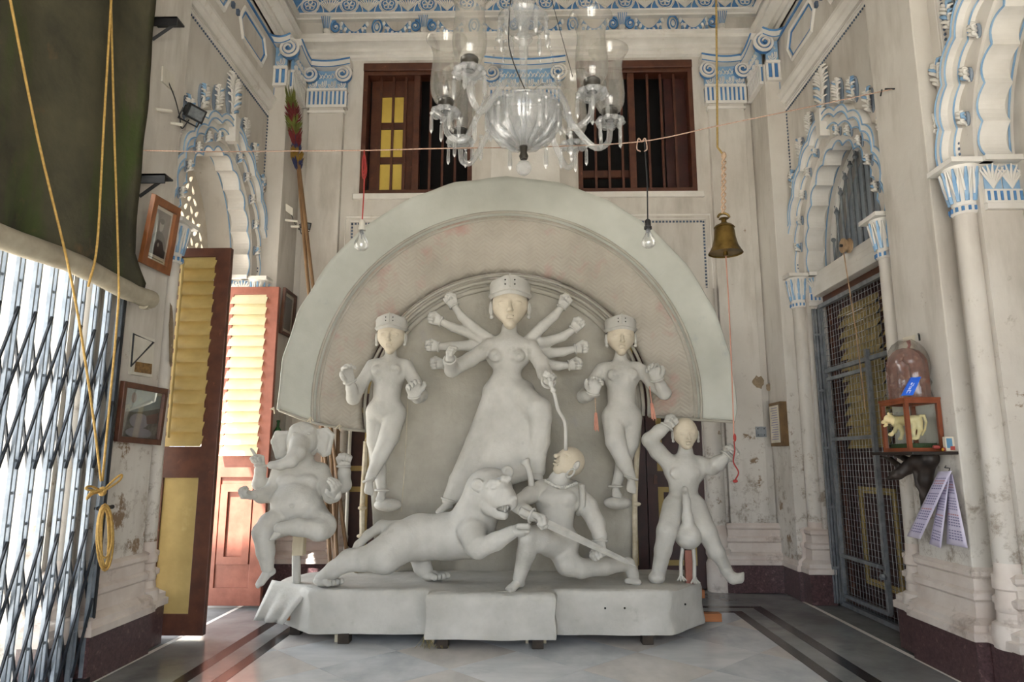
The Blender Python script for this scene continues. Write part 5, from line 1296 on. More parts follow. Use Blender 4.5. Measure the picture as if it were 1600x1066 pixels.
PEEL = M('bare_plaster', '8a7a64', '6f5f4b', .9, scale=20, spots='a59886', sthr=(.55, .7), sscale=20)
def peel(par, fn, n=16, seed=1):
    rr = random.Random(seed); MB().use(PEEL).prism([((.5+.5*(.6+.4*rr.random())*cos(2*PI*k/n)), (.5+.5*(.6+.4*rr.random())*sin(2*PI*k/n))) for k in range(n)], fn, 0, .0015).build('flaked_patch', None, par)
peel(wb, lambda u, v, q: at(lerp(1174, 1197, u), lerp(585, 610, v), 6.6895)+Vector((0, -q, 0)), seed=4)
peel(wb, lambda u, v, q: at(lerp(1196, 1206, u), lerp(598, 612, v), 6.6895)+Vector((0, -q, 0)), seed=6)
peel(wl, lambda u, v, q: atX(lerp(262, 272, u), lerp(470, 590, v)-6*u, -2.4605)+Vector((q, 0, 0)), seed=8)
# framed pictures on the left pier
FRW = M('frame_wood', '8a5530', '6f4224', .4, scale=14, stretch=(1, 1, .3)); FRD = M('dark_frame_wood', '5e3a2a', '4a2c20', .45, scale=14)
GLP = glass_mat('picture_glass', gloss=.10)
def picture(name, label, corners, fr, fw, bits, group=None, depth=.025, glass=True):
    """corners TL, TR, BR, BL in the room; bits: list of (material, [(u, v)...]) drawn on the sheet"""
    TL, TR, BR, BL = corners; nrm = (TR-TL).cross(BL-TL).normalized()
    if nrm.dot(CP-TL) < 0: nrm = -nrm
    root = thing(name, label, 'picture', (BL+BR)/2, group)
    P = lambda u, v, w: TL+(TR-TL)*u+(BL-TL)*v+((BR-BL)-(TR-TL))*u*v+nrm*w
    wu, wv = fw/(TR-TL).length, fw/(BL-TL).length
    MB().use(fr).prism([(0, 0), (1, 0), (1, 1), (0, 1)], P, -.004, depth, [[(wu, wv), (1-wu, wv), (1-wu, 1-wv), (wu, 1-wv)]]).build('frame', None, root, bevel=.003)
    b = MB()
    for k, (mt, pts) in enumerate(bits): b.use(mt).prism(pts, P, .0+.0005*k, .002+.0007*k)
    b.build('print', None, root)
    if glass: MB().use(GLP).add([P(wu, wv, .014), P(1-wu, wv, .014), P(1-wu, 1-wv, .014), P(wu, 1-wv, .014)], [(0, 1, 2, 3)]).build('glass', None, root)
    return root
def disc(cx, cy, rx, ry, n=16): return [(cx+rx*cos(2*PI*k/n), cy+ry*sin(2*PI*k/n)) for k in range(n)]
PAPER = M('old_paper', 'cfc8b8', 'bdb5a3', .7); SEP = M('sepia_grey', '6f6a66', '5c5855', .6, scale=5); SEPD = M('sepia_dark', '34312f', '2a2826', .6); SEPF = M('sepia_face', 'a39d94', '8f8a82', .6)
W4 = lambda Y, z, X: Vector((X, Y, z))
c4 = [atX(238, 302, -2.30), atX(278, 325, -2.31), atX(260, 430, -2.44), atX(216, 409, -2.43)]
picture('portrait_picture', 'sepia portrait of a seated person in a tilted brown wooden frame', c4, FRW, .05, [
    (PAPER, [(.1, .08), (.9, .08), (.9, .92), (.1, .92)]), (SEP, [(.2, .16), (.8, .16), (.8, .80), (.2, .80)]),
    (SEPD, [(.22, .80), (.24, .56), (.36, .48), (.45, .45), (.57, .45), (.68, .50), (.77, .60), (.78, .80)]), (SEPF, disc(.51, .36, .075, .085)), (SEPD, disc(.51, .30, .078, .04)), (SEPF, disc(.5, .64, .03, .03)),
    (SEP, [(.24, .845), (.76, .845), (.76, .86), (.24, .86)]), (SEP, [(.36, .88), (.64, .88), (.64, .89), (.36, .89)])])
L1 = M('faded_sky_print', '8f9b99', '7f8a86', .5, scale=6, spots='a8a893', sthr=(.5, .7), sscale=9); L2 = M('faded_ground_print', '6d6f66', '585b54', .5, scale=9, spots='8d8b80', sthr=(.5, .7), sscale=8); L3 = M('faded_hill_print', '9b9aa0', '8a8a8f', .5, scale=10); L4 = M('faded_red_print', '7f675d', '6c5a52', .5)
c4 = [atX(189, 595, -2.42), atX(258, 608, -2.425), atX(246, 696, -2.45), atX(178, 690, -2.445)]
picture('landscape_picture', 'faded blue-grey landscape print in a dark brown frame below the switch plate', c4, FRD, .035, [
    (L1, [(.05, .05), (.95, .05), (.95, .95), (.05, .95)]), (L2, [(.07, .5), (.5, .46), (.93, .36), (.93, .93), (.07, .93)]), (L3, disc(.48, .62, .22, .13)), (L4, disc(.3, .24, .05, .09)), (L4, [(.62, .52), (.9, .44), (.9, .62), (.66, .66)]), (L3, disc(.5, .82, .3, .09))])
c4 = [atX(443, 449, -2.33), atX(461, 463, -2.33), atX(455, 530, -2.37), atX(436, 520, -2.37)]
picture('small_picture', 'small dark framed photograph behind the sunlit door leaf', c4, FRD, .03, [(PAPER, [(.05, .05), (.95, .05), (.95, .95), (.05, .95)]), (SEP, [(.2, .14), (.8, .14), (.8, .86), (.2, .86)])])
# switch plate with bracket
PLATE = M('plate_white', 'cbc7bd', 'b8b3a6', .6); TERM = M('terminal_brown', '8a6a3c', '5e4526', .6, scale=40)
sp_ = thing('switch_plate', 'white switch plate with brown terminal strip and black triangular wire bracket', 'switch', atX(225, 585, -2.46))
q4 = [atX(210, 520, -2.44), atX(242, 530, -2.44), atX(238, 590, -2.44), atX(205, 585, -2.44)]
def slab4(q, d, mat, name, par):
    nn = d if isinstance(d, Vector) else Vector((d, 0, 0)); return MB().use(mat).add(q+[p+nn for p in q], [(0, 1, 2, 3), (7, 6, 5, 4), (0, 4, 5, 1), (1, 5, 6, 2), (2, 6, 7, 3), (3, 7, 4, 0)]).build(name, None, par, bevel=.002)
slab4(q4, -.022, PLATE, 'plate', sp_); slab4([atX(213, 565, -2.435), atX(238, 569, -2.435), atX(237, 585, -2.435), atX(211, 581, -2.435)], -.015, TERM, 'terminal_strip', sp_)
MB().use(DIRON).tube([atX(209, 522, -2.40), atX(240, 535, -2.36), atX(205, 572, -2.40)], .007, 6, closed=True).build('wire_bracket', None, sp_)
# flood lamps
LENS = M('lamp_lens', '6b7075', '8f9498', .15, scale=20, metal=.4)
def flood(label, C, fwd, s, plate, pipes, pd):
    fwd = Vector(fwd).normalized(); R = fwd.to_track_quat('-Y', 'Z').to_matrix(); P = lambda x, y, z: Vector(C)+R @ Vector((x*s, y*s, z*s))
    r = thing('flood_lamp', label, 'lamp', C)
    b = MB().use(DIRON); b.add([P(x, y, z) for y, w in ((-.5, 1), (.0, .95), (.5, .45)) for x, z in ((-w, -.7*w), (w, -.7*w), (w, .7*w), (-w, .7*w))], [(i*4+j, i*4+(j+1) % 4, i*4+4+(j+1) % 4, i*4+4+j) for i in range(2) for j in range(4)]+[(0, 1, 2, 3), (11, 10, 9, 8)])
    for k in range(5): b.add([P(-.6+k*.28+dx, y, z) for dx in (0, .06) for y, z in ((.2, .5), (.75, .35), (.75, -.35), (.2, -.5))], [(0, 1, 2, 3), (7, 6, 5, 4), (0, 4, 5, 1), (1, 5, 6, 2), (2, 6, 7, 3), (3, 7, 4, 0)])
    b.build('housing', None, r)
    MB().use(LENS).add([P(-.8, -.52, -.5), P(.8, -.52, -.5), P(.8, -.52, .5), P(-.8, -.52, .5)], [(0, 1, 2, 3)]).build('lens', None, r)
    MB().use(DIRON).tube([P(-1.08, .1, 0), P(-1.1, .2, -1.1), P(1.1, .2, -1.1), P(1.08, .1, 0)], s*.09, 4).build('yoke', None, r)
    for a, b_ in pipes: MB().use(PLATE).tube([a, b_], .012, 8).build('conduit', None, r)
    a, b_, c_, d_ = plate; slab4([a, b_, c_, d_], pd, PLATE, 'cover_plate', r)
    cc = (a+b_+c_+d_)/4; MB().use(DIRON).tube(spline([cc, cc+Vector((.04, .05, -.12)), P(-.9, .4, -.9), P(-.3, .2, -1.9), P(.1, .3, -.8)], 6), .004, 5).build('cable', None, r)
flood('black flood lamp on the left wall beside the bright arched doorway', atX(302, 176, -2.36), (.8, -.35, -.45), .072, [atX(252, 103, -2.46), atX(270, 117, -2.46), atX(270, 144, -2.46), atX(251, 127, -2.46)], [(atX(243, 171, -2.46), atX(268, 174, -2.40)), (atX(266, 192, -2.46), atX(285, 195, -2.40))], Vector((.012, 0, 0)))
flood('small black flood lamp on the bamboo poles by the back left corner', at(477, 352, 6.36), (.5, -.7, -.5), .05, [at(447, 318, 6.27), at(458, 326, 6.27), at(458, 338, 6.27), at(447, 330, 6.27)], [(at(446, 344, 6.29), at(466, 346, 6.29)), (at(455, 354, 6.29), at(468, 354, 6.29))], Vector((0, -.012, 0)))
# feather dusters on long sticks, bamboo poles, pipe, bottle
FEA = [M('feather_red', '7a2a2c', '5a1c20', .9), M('feather_green', '6f7434', '565c26', .9), M('feather_blue', '2c3560', '222848', .9), M('feather_yellow', '9a7a2c', '7c6122', .9)]
for k, (lab, top, bot, cs) in enumerate((('red and green feather duster on a long stick in the left corner', (464, 232), (487, 430), (0, 1, 0, 1)), ('blue and yellow feather duster on the lower of two long sticks', (466, 262), (480, 430), (2, 3, 3, 2)))):
    A, B_ = at(*top, 6.22), at(*bot, 6.12); base = A+(B_-A)*(1+(B_.z-.02)/(A.z-B_.z)); base.y = 6.0
    t = thing('feather_duster', lab, 'duster', base, 'feather dusters')
    MB().use(BAM).tube([base, B_, A], .017, 8).build('handle', None, t, smooth=40)
    b = MB(); up = (A-B_).normalized(); rr = random.Random(k); Hh = .55 if k == 0 else .26; A2 = A if k == 0 else A-up*.05
    for q in range(260 if k == 0 else 160):
        s_ = rr.random(); a = rr.uniform(0, 2*PI); o_ = Vector((cos(a), sin(a), 0)); b.use(FEA[cs[min(3, int(s_*4))]])
        p = A2+up*Hh*s_; rad = (.05+.035*sin(PI*min(1, s_*1.1)))*(1 if k == 0 else .8); b.tube([p, p+o_*rad*.7+up*.05, p+o_*rad+up*(.09 if s_ < .9 else .16)], [.008, .008, .001], 3)
    b.build('feathers', None, t)
for k, (a, b_) in enumerate((((500, 655), (516, 885)), ((514, 660), (527, 885)), ((528, 690), (523, 890)))):
    P, Q = at(*a, 6.1), at(*b_, 5.95); Q = P+(Q-P)*((P.z-.0)/(P.z-Q.z)); P = P+(P-Q)*.35
    tag(MB().use(BAM).tube([Q, P], .018, 8).build('bamboo_pole', None, None, smooth=40, loc=Q), ('bamboo pole nearest the elephant-headed statue, leaning behind the backdrop', 'middle bamboo pole of three leaning behind the backdrop', 'bamboo pole nearest the maroon back door, leaning behind the backdrop')[k], 'pole', 'bamboo poles')
P = at(538, 900, 6.2); tag(MB().use(PLATE).tube([(P.x, 6.2, 0), (P.x, 6.2, 2.2)], .016, 8).build('white_pipe', None, None, smooth=40, loc=(P.x, 6.2, 0)), 'thin white plastic pipe standing beside the bamboo poles', 'pipe')
BOT = M('green_glass', '1d5a2c', '144a22', .1); P = at(433, 692, 6.45)
tag(MB().use(BROWN).bx(-2.385, -2.2, 6.32, 6.58, P.z-.03, P.z).build('wall_shelf', None, None, loc=(-2.3, 6.45, P.z-.03)), 'small brown wall shelf behind the elephant-headed statue', 'shelf')
tag(MB().use(BOT).lathe([(.0, 0), (.035, 0), (.037, .02), (.037, .11), (.014, .15), (.013, .19), (.017, .19), (.017, .21), (0, .21)], (P.x, 6.45, P.z), 12).build('green_bottle', None, None, smooth=40, loc=(P.x, 6.45, P.z)), 'green glass bottle on the shelf behind the elephant-headed statue', 'bottle')
# ------------------------------------------------------------------ right pier: shelf with glass case, calendar, notice
DWOOD = M('dark_carved_wood', '2b211c', '1a1411', .5, scale=10); CASEW = M('case_wood', '8a4a2c', '703820', .4, scale=10, stretch=(1, 1, .4))
cx0, cx1, cy0, cy1 = 2.245, 2.455, 4.10, 4.39
zs = at(1412, 706, 4.10).z
sh = thing('bracket_shelf', 'small dark shelf on a carved animal bracket fixed to the right pier', 'shelf', (2.46, 4.2, zs-.35))
MB().use(DWOOD).bx(2.20, 2.462, 3.99, 4.46, zs-.018, zs).build('shelf_board', None, sh, bevel=.004)
c = Clay()
Q = lambda x, y, d=0: atX(x, y, 2.40-d)
c.chain([Q(1452, 716), Q(1436, 722, .02), Q(1420, 730, .05), Q(1408, 738, .09)], [.055, .05, .038, .034], .02); c.ell(Q(1402, 742, .10), (.04, .035, .032), None, .015); c.cone(Q(1398, 744, .12), Q(1388, 748, .14), .022, .012, .01)
c.chain([Q(1404, 728, .08), Q(1392, 718, .08), Q(1380, 714, .09)], [.02, .016, .006], .008); c.chain([Q(1425, 722, .04), Q(1412, 716, .05), Q(1398, 712, .05)], [.025, .018, .008], .01)
c.chain([Q(1448, 725), Q(1446, 750, -.0), Q(1444, 775), Q(1441, 800)], [.05, .035, .022, .008], .02); c.chain([Q(1430, 735, .04), Q(1434, 758, .03), Q(1440, 772, .02)], [.016, .014, .006], .01)
clay_obj('carved_bracket', [(c, .005)], DWOOD, sh)
# glass case
zt = at(1412, 624, 4.10).z
gc = thing('glass_case', 'brown wood-framed glass display case on the bracket shelf', 'case', ((cx0+cx1)/2, (cy0+cy1)/2, zs))
w = .022
for x in (cx0, cx1-w):
    for y in (cy0, cy1-w): MB().use(CASEW).bx(x, x+w, y, y+w, zs+.001, zt).build('post', None, gc)
for z in (zs+.001, zt-w):
    for y in (cy0, cy1-w): MB().use(CASEW).bx(cx0+w, cx1-w, y, y+w, z, z+w).build('rail', None, gc)
    for x in (cx0, cx1-w): MB().use(CASEW).bx(x, x+w, cy0+w, cy1-w, z, z+w).build('rail', None, gc)
MB().use(CASEW).bx(cx0-.006, cx1, cy0-.006, cy1+.006, zt, zt+.012).build('lid', None, gc)
CG = glass_mat('case_glass', tint=(.93, .97, .96), gloss=.07)
for vs in ([(cx0+.01, cy0+w, zs+w), (cx0+.01, cy1-w, zs+w), (cx0+.01, cy1-w, zt-w), (cx0+.01, cy0+w, zt-w)], [(cx0+w, cy0+.01, zs+w), (cx1-w, cy0+.01, zs+w), (cx1-w, cy0+.01, zt-w), (cx0+w, cy0+.01, zt-w)], [(cx0+w, cy1-.01, zs+w), (cx1-w, cy1-.01, zs+w), (cx1-w, cy1-.01, zt-w), (cx0+w, cy1-.01, zt-w)]):
    MB().use(CG).add(vs, [(0, 1, 2, 3)]).build('glass_pane', None, gc)
MB().use(M('green_baize', '2f4a26', '24391d', .9)).bx(cx0+.03, cx1-.03, cy0+.03, cy1-.03, zs+.024, zs+.05).build('green_base', None, gc)
# cream tiger inside, facing along the wall to the left of the picture
CREAM = M('cream_glaze', 'e0cfa2', 'cdb884', .4, scale=12)
tg = thing('tiger_figurine', 'cream coloured walking tiger figurine inside the glass case', 'figurine', (2.35, 4.24, zs+.05))
def T(x, y): # picture position on a slanted plane inside the case
    u = (x-1378)/(1448-1378); return at(x, y, lerp(4.34, 4.14, u))
c = Clay(); c.chain([T(1400, 659), T(1414, 657), T(1433, 656)], [.031, .027, .029], .02)
c.chain([T(1400, 657), T(1391, 655)], [.027, .026], .012); c.ell(T(1388, 655), (.026, .026, .027), None, .008); c.cone(T(1385, 658), T(1380, 660), .014, .012, .006); c.cone(T(1385, 664), T(1382, 666), .010, .007, .004); c.cone(T(1386, 662)+Vector((-.02, -.02, 0)), T(1379, 663)+Vector((-.01, -.02, 0)), .004, .004, .003, -1)
for dx in (-.014, .014): c.ball(T(1390, 647)+Vector((dx, dx, 0)), .009, .004)
c.chain([T(1402, 664), T(1398, 674), T(1393, 679), T(1390, 679)], [.017, .011, .010, .009], .008); c.chain([T(1406, 665), T(1410, 676), T(1408, 685), T(1405, 686)], [.016, .011, .009, .008], .008)
c.chain([T(1436, 661), T(1438, 672), T(1434, 684), T(1431, 686)], [.023, .013, .009, .008], .008); c.chain([T(1430, 663), T(1427, 674), T(1429, 684), T(1426, 686)], [.02, .012, .009, .008], .008)
c.chain([T(1438, 650), T(1444, 650), T(1447, 660), T(1445, 672), T(1441, 680)], [.009, .008, .007, .006, .005], .004)
clay_obj('body', [(c, .0026)], CREAM, tg)
# shrine plaque in clear plastic on the case, blue packet in front
zl = zt+.012
PLAS = glass_mat('clear_plastic', tint=(.92, .90, .88), gloss=.10, milk=.08, milkc=(.85, .82, .8), rough=.15)
wp = thing('wrapped_plaque', 'brown arched plaque wrapped in clear plastic on top of the glass case', 'plaque', (2.36, 4.24, zl))
BRP = M('plaque_brown', '7d4f3f', '5d3a30', .6, scale=25, spots='8f6a5c', sthr=(.55, .65), sscale=30)
pl2 = lambda u, z, q: Vector((lerp(2.31, 2.43, u), lerp(4.34, 4.14, u)-q*.4, z)) + Vector((-q*.8, 0, 0))
arch_ = [(0, zl+.002), (1, zl+.002), (1, zl+.2)]+[(.5+.5*cos(a), zl+.2+.115*sin(a)) for a in [PI*k/10 for k in range(1, 10)]]+[(0, zl+.2)]
MB().use(BRP).prism(arch_, pl2, 0, .05).build('plaque', None, wp)
b = MB().use(BRP); b.prism([(.1, zl+.002), (.9, zl+.002), (.9, zl+.07), (.1, zl+.07)], pl2, .05, .085)
b.prism([(.3, zl+.07), (.7, zl+.07), (.65, zl+.2), (.5, zl+.24), (.35, zl+.2)], pl2, .05, .07); b.build('relief', None, wp, bevel=.006)
g = []
for i in range(13):
    for j in range(18):
        v = i/12; a = 2*PI*j/18; rx, ry = .10*(1+.16*(1-v)), .125*(1+.16*(1-v)); k = 1 if v < .6 else math.sqrt(max(.02, 1-((v-.6)/.42)**2))
        nz = 1+.22*mnoise.noise(Vector((cos(a)*5, sin(a)*5, v*9))); g.append((min(2.452, 2.365+rx*cos(a)*k*nz), 4.245+ry*sin(a)*k*nz, zl+.002+.37*v))
MB().use(PLAS).add(g, [(i*18+j, i*18+(j+1) % 18, (i+1)*18+(j+1) % 18, (i+1)*18+j) for i in range(12) for j in range(18)]).build('plastic_wrap', None, wp, smooth=60)
BLP = M('packet_blue', '1a55c8', '2c6ae0', .3, scale=8); WHI = M('packet_white', 'dfe6f2', 'cfd8ea', .4)
bp_ = thing('blue_packet', 'shiny blue packet with white lettering leaning on the wrapped plaque', 'packet', at(1421, 617, 4.09))
F = lambda u, v, q: at(lerp(lerp(1422, 1438, u), lerp(1407, 1425, u), v), lerp(590, 619, v)+u*-1, 4.075-.01*v)+Vector((0, -q, 0))
MB().use(BLP).prism([(0, 0), (.5, .02), (1, 0), (1, 1), (.5, .98), (0, 1)], F, 0, .012).build('packet', None, bp_, bevel=.003)
b = MB().use(WHI)
for k, (u0, v0, u1, v1) in enumerate(((.3, .3, .42, .42), (.32, .48, .36, .62), (.3, .62, .5, .67), (.45, .46, .5, .64), (.55, .34, .6, .5), (.28, .72, .62, .76), (.3, .76, .34, .88), (.55, .76, .6, .88))):
    b.prism([(u0, v0), (u1, v0), (u1, v1), (u0, v1)], F, .012, .0135)
b.build('lettering', None, bp_)
# small things on the shelf
RTU = M('red_tube', 'a84a40', '8e3a34', .5); YTU = M('yellow_tip', 'd6a832', 'c09020', .5)
for k, (a, b_, r, mt, lab) in enumerate((((1459, 692), (1472, 699), .011, RTU, 'upper red paper tube lying on the shelf beside the glass case'), ((1470, 700), (1482, 703), .011, RTU, 'lower red paper tube lying on the shelf beside the matchbox'), ((1466, 704), (1470, 703), .009, YTU, 'small yellow cap lying on the shelf in front of the red tubes'))):
    P, R_ = at(*a, 4.05), at(*b_, 4.03); P.z = R_.z = zs+r+.001+(.014 if k == 0 else 0)
    P.y = R_.y = (4.06, 4.035, 4.01)[k]
    tag(MB().use(mt).lathe([(0, 0), (r*.8, 0), (r, .004), (r, (R_-P).length), (r*.6, (R_-P).length+.004), (0, (R_-P).length+.004)], P, 10, axis=(R_-P).normalized()).build('paper_tube' if k < 2 else 'yellow_cap', None, None, smooth=40, loc=P), lab, 'tube' if k < 2 else 'cap')
mx = thing('matchbox', 'small upright box with a coloured label at the end of the shelf', 'box', at(1487, 705, 4.02)); mp = at(1487, 705, 4.03)
MB().use(PAPER).bx(mp.x-.035, mp.x+.035, 4.02, 4.05, zs, zs+.085).build('carton', None, mx, bevel=.003)
MB().use(M('label_blue', '5f8fb0', '4a7898', .5)).bx(mp.x-.03, mp.x+.002, 4.018, 4.0205, zs+.02, zs+.075).build('label_print', None, mx); MB().use(RTU).bx(mp.x-.012, mp.x+.03, 4.017, 4.0205, zs+.008, zs+.03).build('label_print', None, mx)
# sticker and hook above
st = thing('wall_sticker', 'small white sticker with a red figure on the right pier above the plaque', 'sticker', atX(1421, 545, 2.459))
MB().use(PAPER).prism([(0, 0), (1, 0), (1, 1), (0, 1)], lambda u, v, q: atX(lerp(1411, 1430, u), lerp(525, 548, v)+(3-u*5), 2.4595)+Vector((-q, 0, 0)), 0, .002).build('sheet', None, st)
MB().use(RTU).prism([(.3, .3), (.6, .25), (.7, .6), (.55, .9), (.35, .85), (.45, .6)], lambda u, v, q: atX(lerp(1411, 1430, u), lerp(525, 548, v)+(3-u*5), 2.4595)+Vector((-q, 0, 0)), .002, .003).build('figure_print', None, st)
tag(MB().use(DIRON).tube([atX(1435, 522, 2.46), atX(1436, 524, 2.42), atX(1437, 532, 2.415)], .006, 6).build('wall_hook', None, None, loc=atX(1435, 522, 2.46)), 'small iron hook in the right pier above the plastic-wrapped plaque', 'hook')
# calendar sheets
CALP = M('lavender_paper', 'd3cde0', 'c3bcd4', .7, scale=4); INK = M('ink_blue', '8480a4', '747094', .8); INKR = M('ink_red', 'c08a94', 'b47a84', .8)
cl = thing('hanging_calendar', 'fan of pale lavender calendar strips hung from a nail on the right pier', 'calendar', atX(1475, 745, 2.44))
MB().use(DIRON).tube([atX(1478, 728, 2.46), atX(1476, 731, 2.42), atX(1484, 732, 2.42), atX(1482, 738, 2.42)], .003, 5).build('nail', None, cl)
for k, (T0, T1, B1, B0, X) in enumerate((((1466, 737), (1487, 736), (1438, 843), (1417, 838), 2.395), ((1474, 742), (1484, 742), (1470, 857), (1452, 850), 2.42), ((1480, 741), (1488, 741), (1512, 857), (1479, 850), 2.44))):
    def CF(u, v, q, T0=T0, T1=T1, B1=B1, B0=B0, X=X):
        x = lerp(lerp(T0[0], T1[0], u), lerp(B0[0], B1[0], u), v); y = lerp(lerp(T0[1], T1[1], u), lerp(B0[1], B1[1], u), v)
        return atX(x, y, X-.025*sin(PI*v*.8))+Vector((-q, 0, 0))
    g = [CF(u/4, v/12, 0) for v in range(13) for u in range(5)]
    o = MB().use(CALP).add(g, [(v*5+u, v*5+u+1, v*5+u+6, v*5+u+5) for v in range(12) for u in range(4)]).build('calendar_sheet', None, cl, smooth=1)
    md = o.modifiers.new('thick', 'SOLIDIFY'); md.thickness = .0012
    b = MB()
    for r_ in range(22):
        v = .10+r_*.038; b.use(INKR if r_ in (1, 2, 12) else INK)
        if r_ % 6 == 5: continue
        n_ = 5
        for q in range(n_):
            u0 = .14+q*.15; b.add([CF(u0, v, .0025), CF(u0+.11, v, .0025), CF(u0+.11, v+.016, .0025), CF(u0, v+.016, .0025)], [(0, 1, 2, 3)])
    b.build('printed_rows', None, cl)['kind'] = 'stuff'
# notice box on the right corner pier
nb = thing('notice_box', 'narrow framed notice in a shallow wooden box on the corner pier', 'notice', (2.34, 6.42, 1.5))
z0, z1 = at(1210, 697, 6.35).z, at(1210, 628, 6.35).z
MB().use(M('notice_wood', '6f5430', '5a4326', .6, scale=10)).bx(2.315, 2.385, 6.30, 6.58, z0, z1).build('box_frame', None, nb, bevel=.003)
MB().use(PAPER).bx(2.312, 2.316, 6.33, 6.56, z0+.03, z1-.03).build('sheet', None, nb)
b = MB().use(INK)
for r_ in range(14): b.bx(2.3105, 2.3125, 6.36, 6.53-.02*(r_ % 3), z0+.06+r_*.022, z0+.066+r_*.022)
b.build('printed_rows', None, nb)['kind'] = 'stuff'
so = thing('socket_plate', 'small metal socket plate on the wall beside the notice', 'socket', at(1189, 675, 6.66)); P = at(1189, 675, 6.685)
MB().use(IRON).box((P.x, 6.684, P.z), (.10, .012, .10)).build('plate', None, so, bevel=.002)
for dx in (-.03, .03):
    for dz in (-.03, .03): MB().use(DIRON).ell((P.x+dx, 6.677, P.z+dz), (.006, .004, .006), None, 6, 4).build('screw', None, so)
# twig broom hanging inside the mesh gate
bm_ = thing('twig_broom', 'twig broom leaning in the doorway behind the wire mesh', 'broom', (2.72, 5.02, 0.0)); b = MB().use(BAM); rr = random.Random(9)
for k in range(60): x, y = rr.uniform(-.012, .012), rr.uniform(-.012, .012); b.tube([(2.74+x, 4.98+y, .9), (2.73+x*1.5, 5.0+y*1.5, .5), (2.72+x*5, 5.02+y*5, .01)], .003, 3)
b.build('twigs', None, bm_); MB().use(BAM).tube([(2.74, 4.98, .86), (2.75, 4.95, 1.25)], .014, 7).build('handle', None, bm_)
# ------------------------------------------------------------------ hanging things: cord, bulbs, bell, chandelier
CORD = M('pink_cord', 'a5806e', 'c4ab9a', .8, scale=90); REDC = M('red_cord', 'a83a34', '8c2c2a', .7); BLKC = M('black_cord', '1a1a1c', '262629', .5)
A, B_ = Vector((-2.46, 4.02, 0)), Vector((2.46, 4.24, 0))
def wp_(x, y): # on the upright plane through both nails
    d = ray(x, y); n_ = Vector((-(B_-A).y, (B_-A).x, 0)); t = n_.dot(A-Vector((0, 0, A.z))-Vector((0, 0, 0)))/n_.dot(d); return CP+d*t
P = spline([wp_(x, y) for x, y in ((216, 235), (330, 237), (460, 236), (570, 235), (690, 232), (860, 229), (1003, 221), (1120, 197), (1260, 168), (1396, 139))], 8)
tag(MB().use(CORD).tube(P, .0038, 6).build('festoon_cord', None, None, smooth=1, loc=P[0]), 'pink twisted cord stretched across the hall in front of the windows', 'cord')
nh = thing('wall_nail', 'iron nail in the right pier holding the pink cord', 'nail', wp_(1397, 139)); MB().use(DIRON).tube([wp_(1397, 139)-Vector((.06, 0, 0)), wp_(1397, 139)+Vector((.03, 0, 0))], .006, 6).build('shank', None, nh); MB().use(DIRON).tube([wp_(1378, 140), wp_(1376, 150)], .005, 5).build('wire_end', None, nh)
BG = glass_mat('bulb_glass', gloss=.14, milk=.06)
def bulb(label, x, ytop, yh0, yh1, yb, cordm, holdm, xo=0):
    p0 = wp_(x, ytop); Y = p0.y; h0, h1, bt = at(x+xo, yh0, Y), at(x+xo, yh1, Y), at(x+xo, yb, Y); h1.x = bt.x = h0.x; L = h1.z-bt.z
    t = thing('light_bulb', label, 'bulb', bt, 'bare bulbs on the cord')
    MB().use(cordm).tube(spline([p0, p0.lerp(h0, .5)+Vector((.006, 0, 0)), h0], 6), .0045, 6).build('flex', None, t)
    MB().use(holdm).lathe([(.0, 0), (.012, 0), (.02, -.012), (.02, -(h0.z-h1.z)*.7), (.025, -(h0.z-h1.z)*.75), (.025, -(h0.z-h1.z))], h0, 12).build('lamp_holder', None, t, smooth=40)
    MB().use(BG).lathe([(.015, 0), (.017, -.02), (.022, -L*.3), (.038, -L*.5), (.046, -L*.68), (.042, -L*.85), (.026, -L*.96), (0, -L)], h1, 18).build('glass_envelope', None, t, smooth=1)
    MB().use(IRON).lathe([(.013, .01), (.013, -.022), (.004, -.03), (.003, -L*.42)], h1, 8).build('stem', None, t)
    return t
bl = bulb('bare bulb in a white holder on a red flex, left of the chandelier', 569, 235, 344, 360, 392, REDC, PLATE, -3)
b = MB().use(REDC); p = wp_(570, 250)
for k in range(3): b.tube([p+Vector((.010*sin(a)*(1+.2*k), .01*k-.02, -.02*k+.06*cos(a)-.03)) for a in [2*PI*q/14 for q in range(14)]], .0032, 5, closed=True)
b.build('coiled_flex', None, bl)
br = bulb('bare bulb in a black holder on a black flex, right of the chandelier', 1007, 221, 343, 358, 388, BLKC, BLKC, 5)
b = MB().use(CORD); p = wp_(1003, 222)
for a in (-.6, .5): b.tube(spline([p, p+Vector((.04*a, -.01, .02)), p+Vector((.06*a, -.01, -.05)), p+Vector((.02*a, -.01, -.07))], 5), .004, 5)
b.build('tie', None, br)
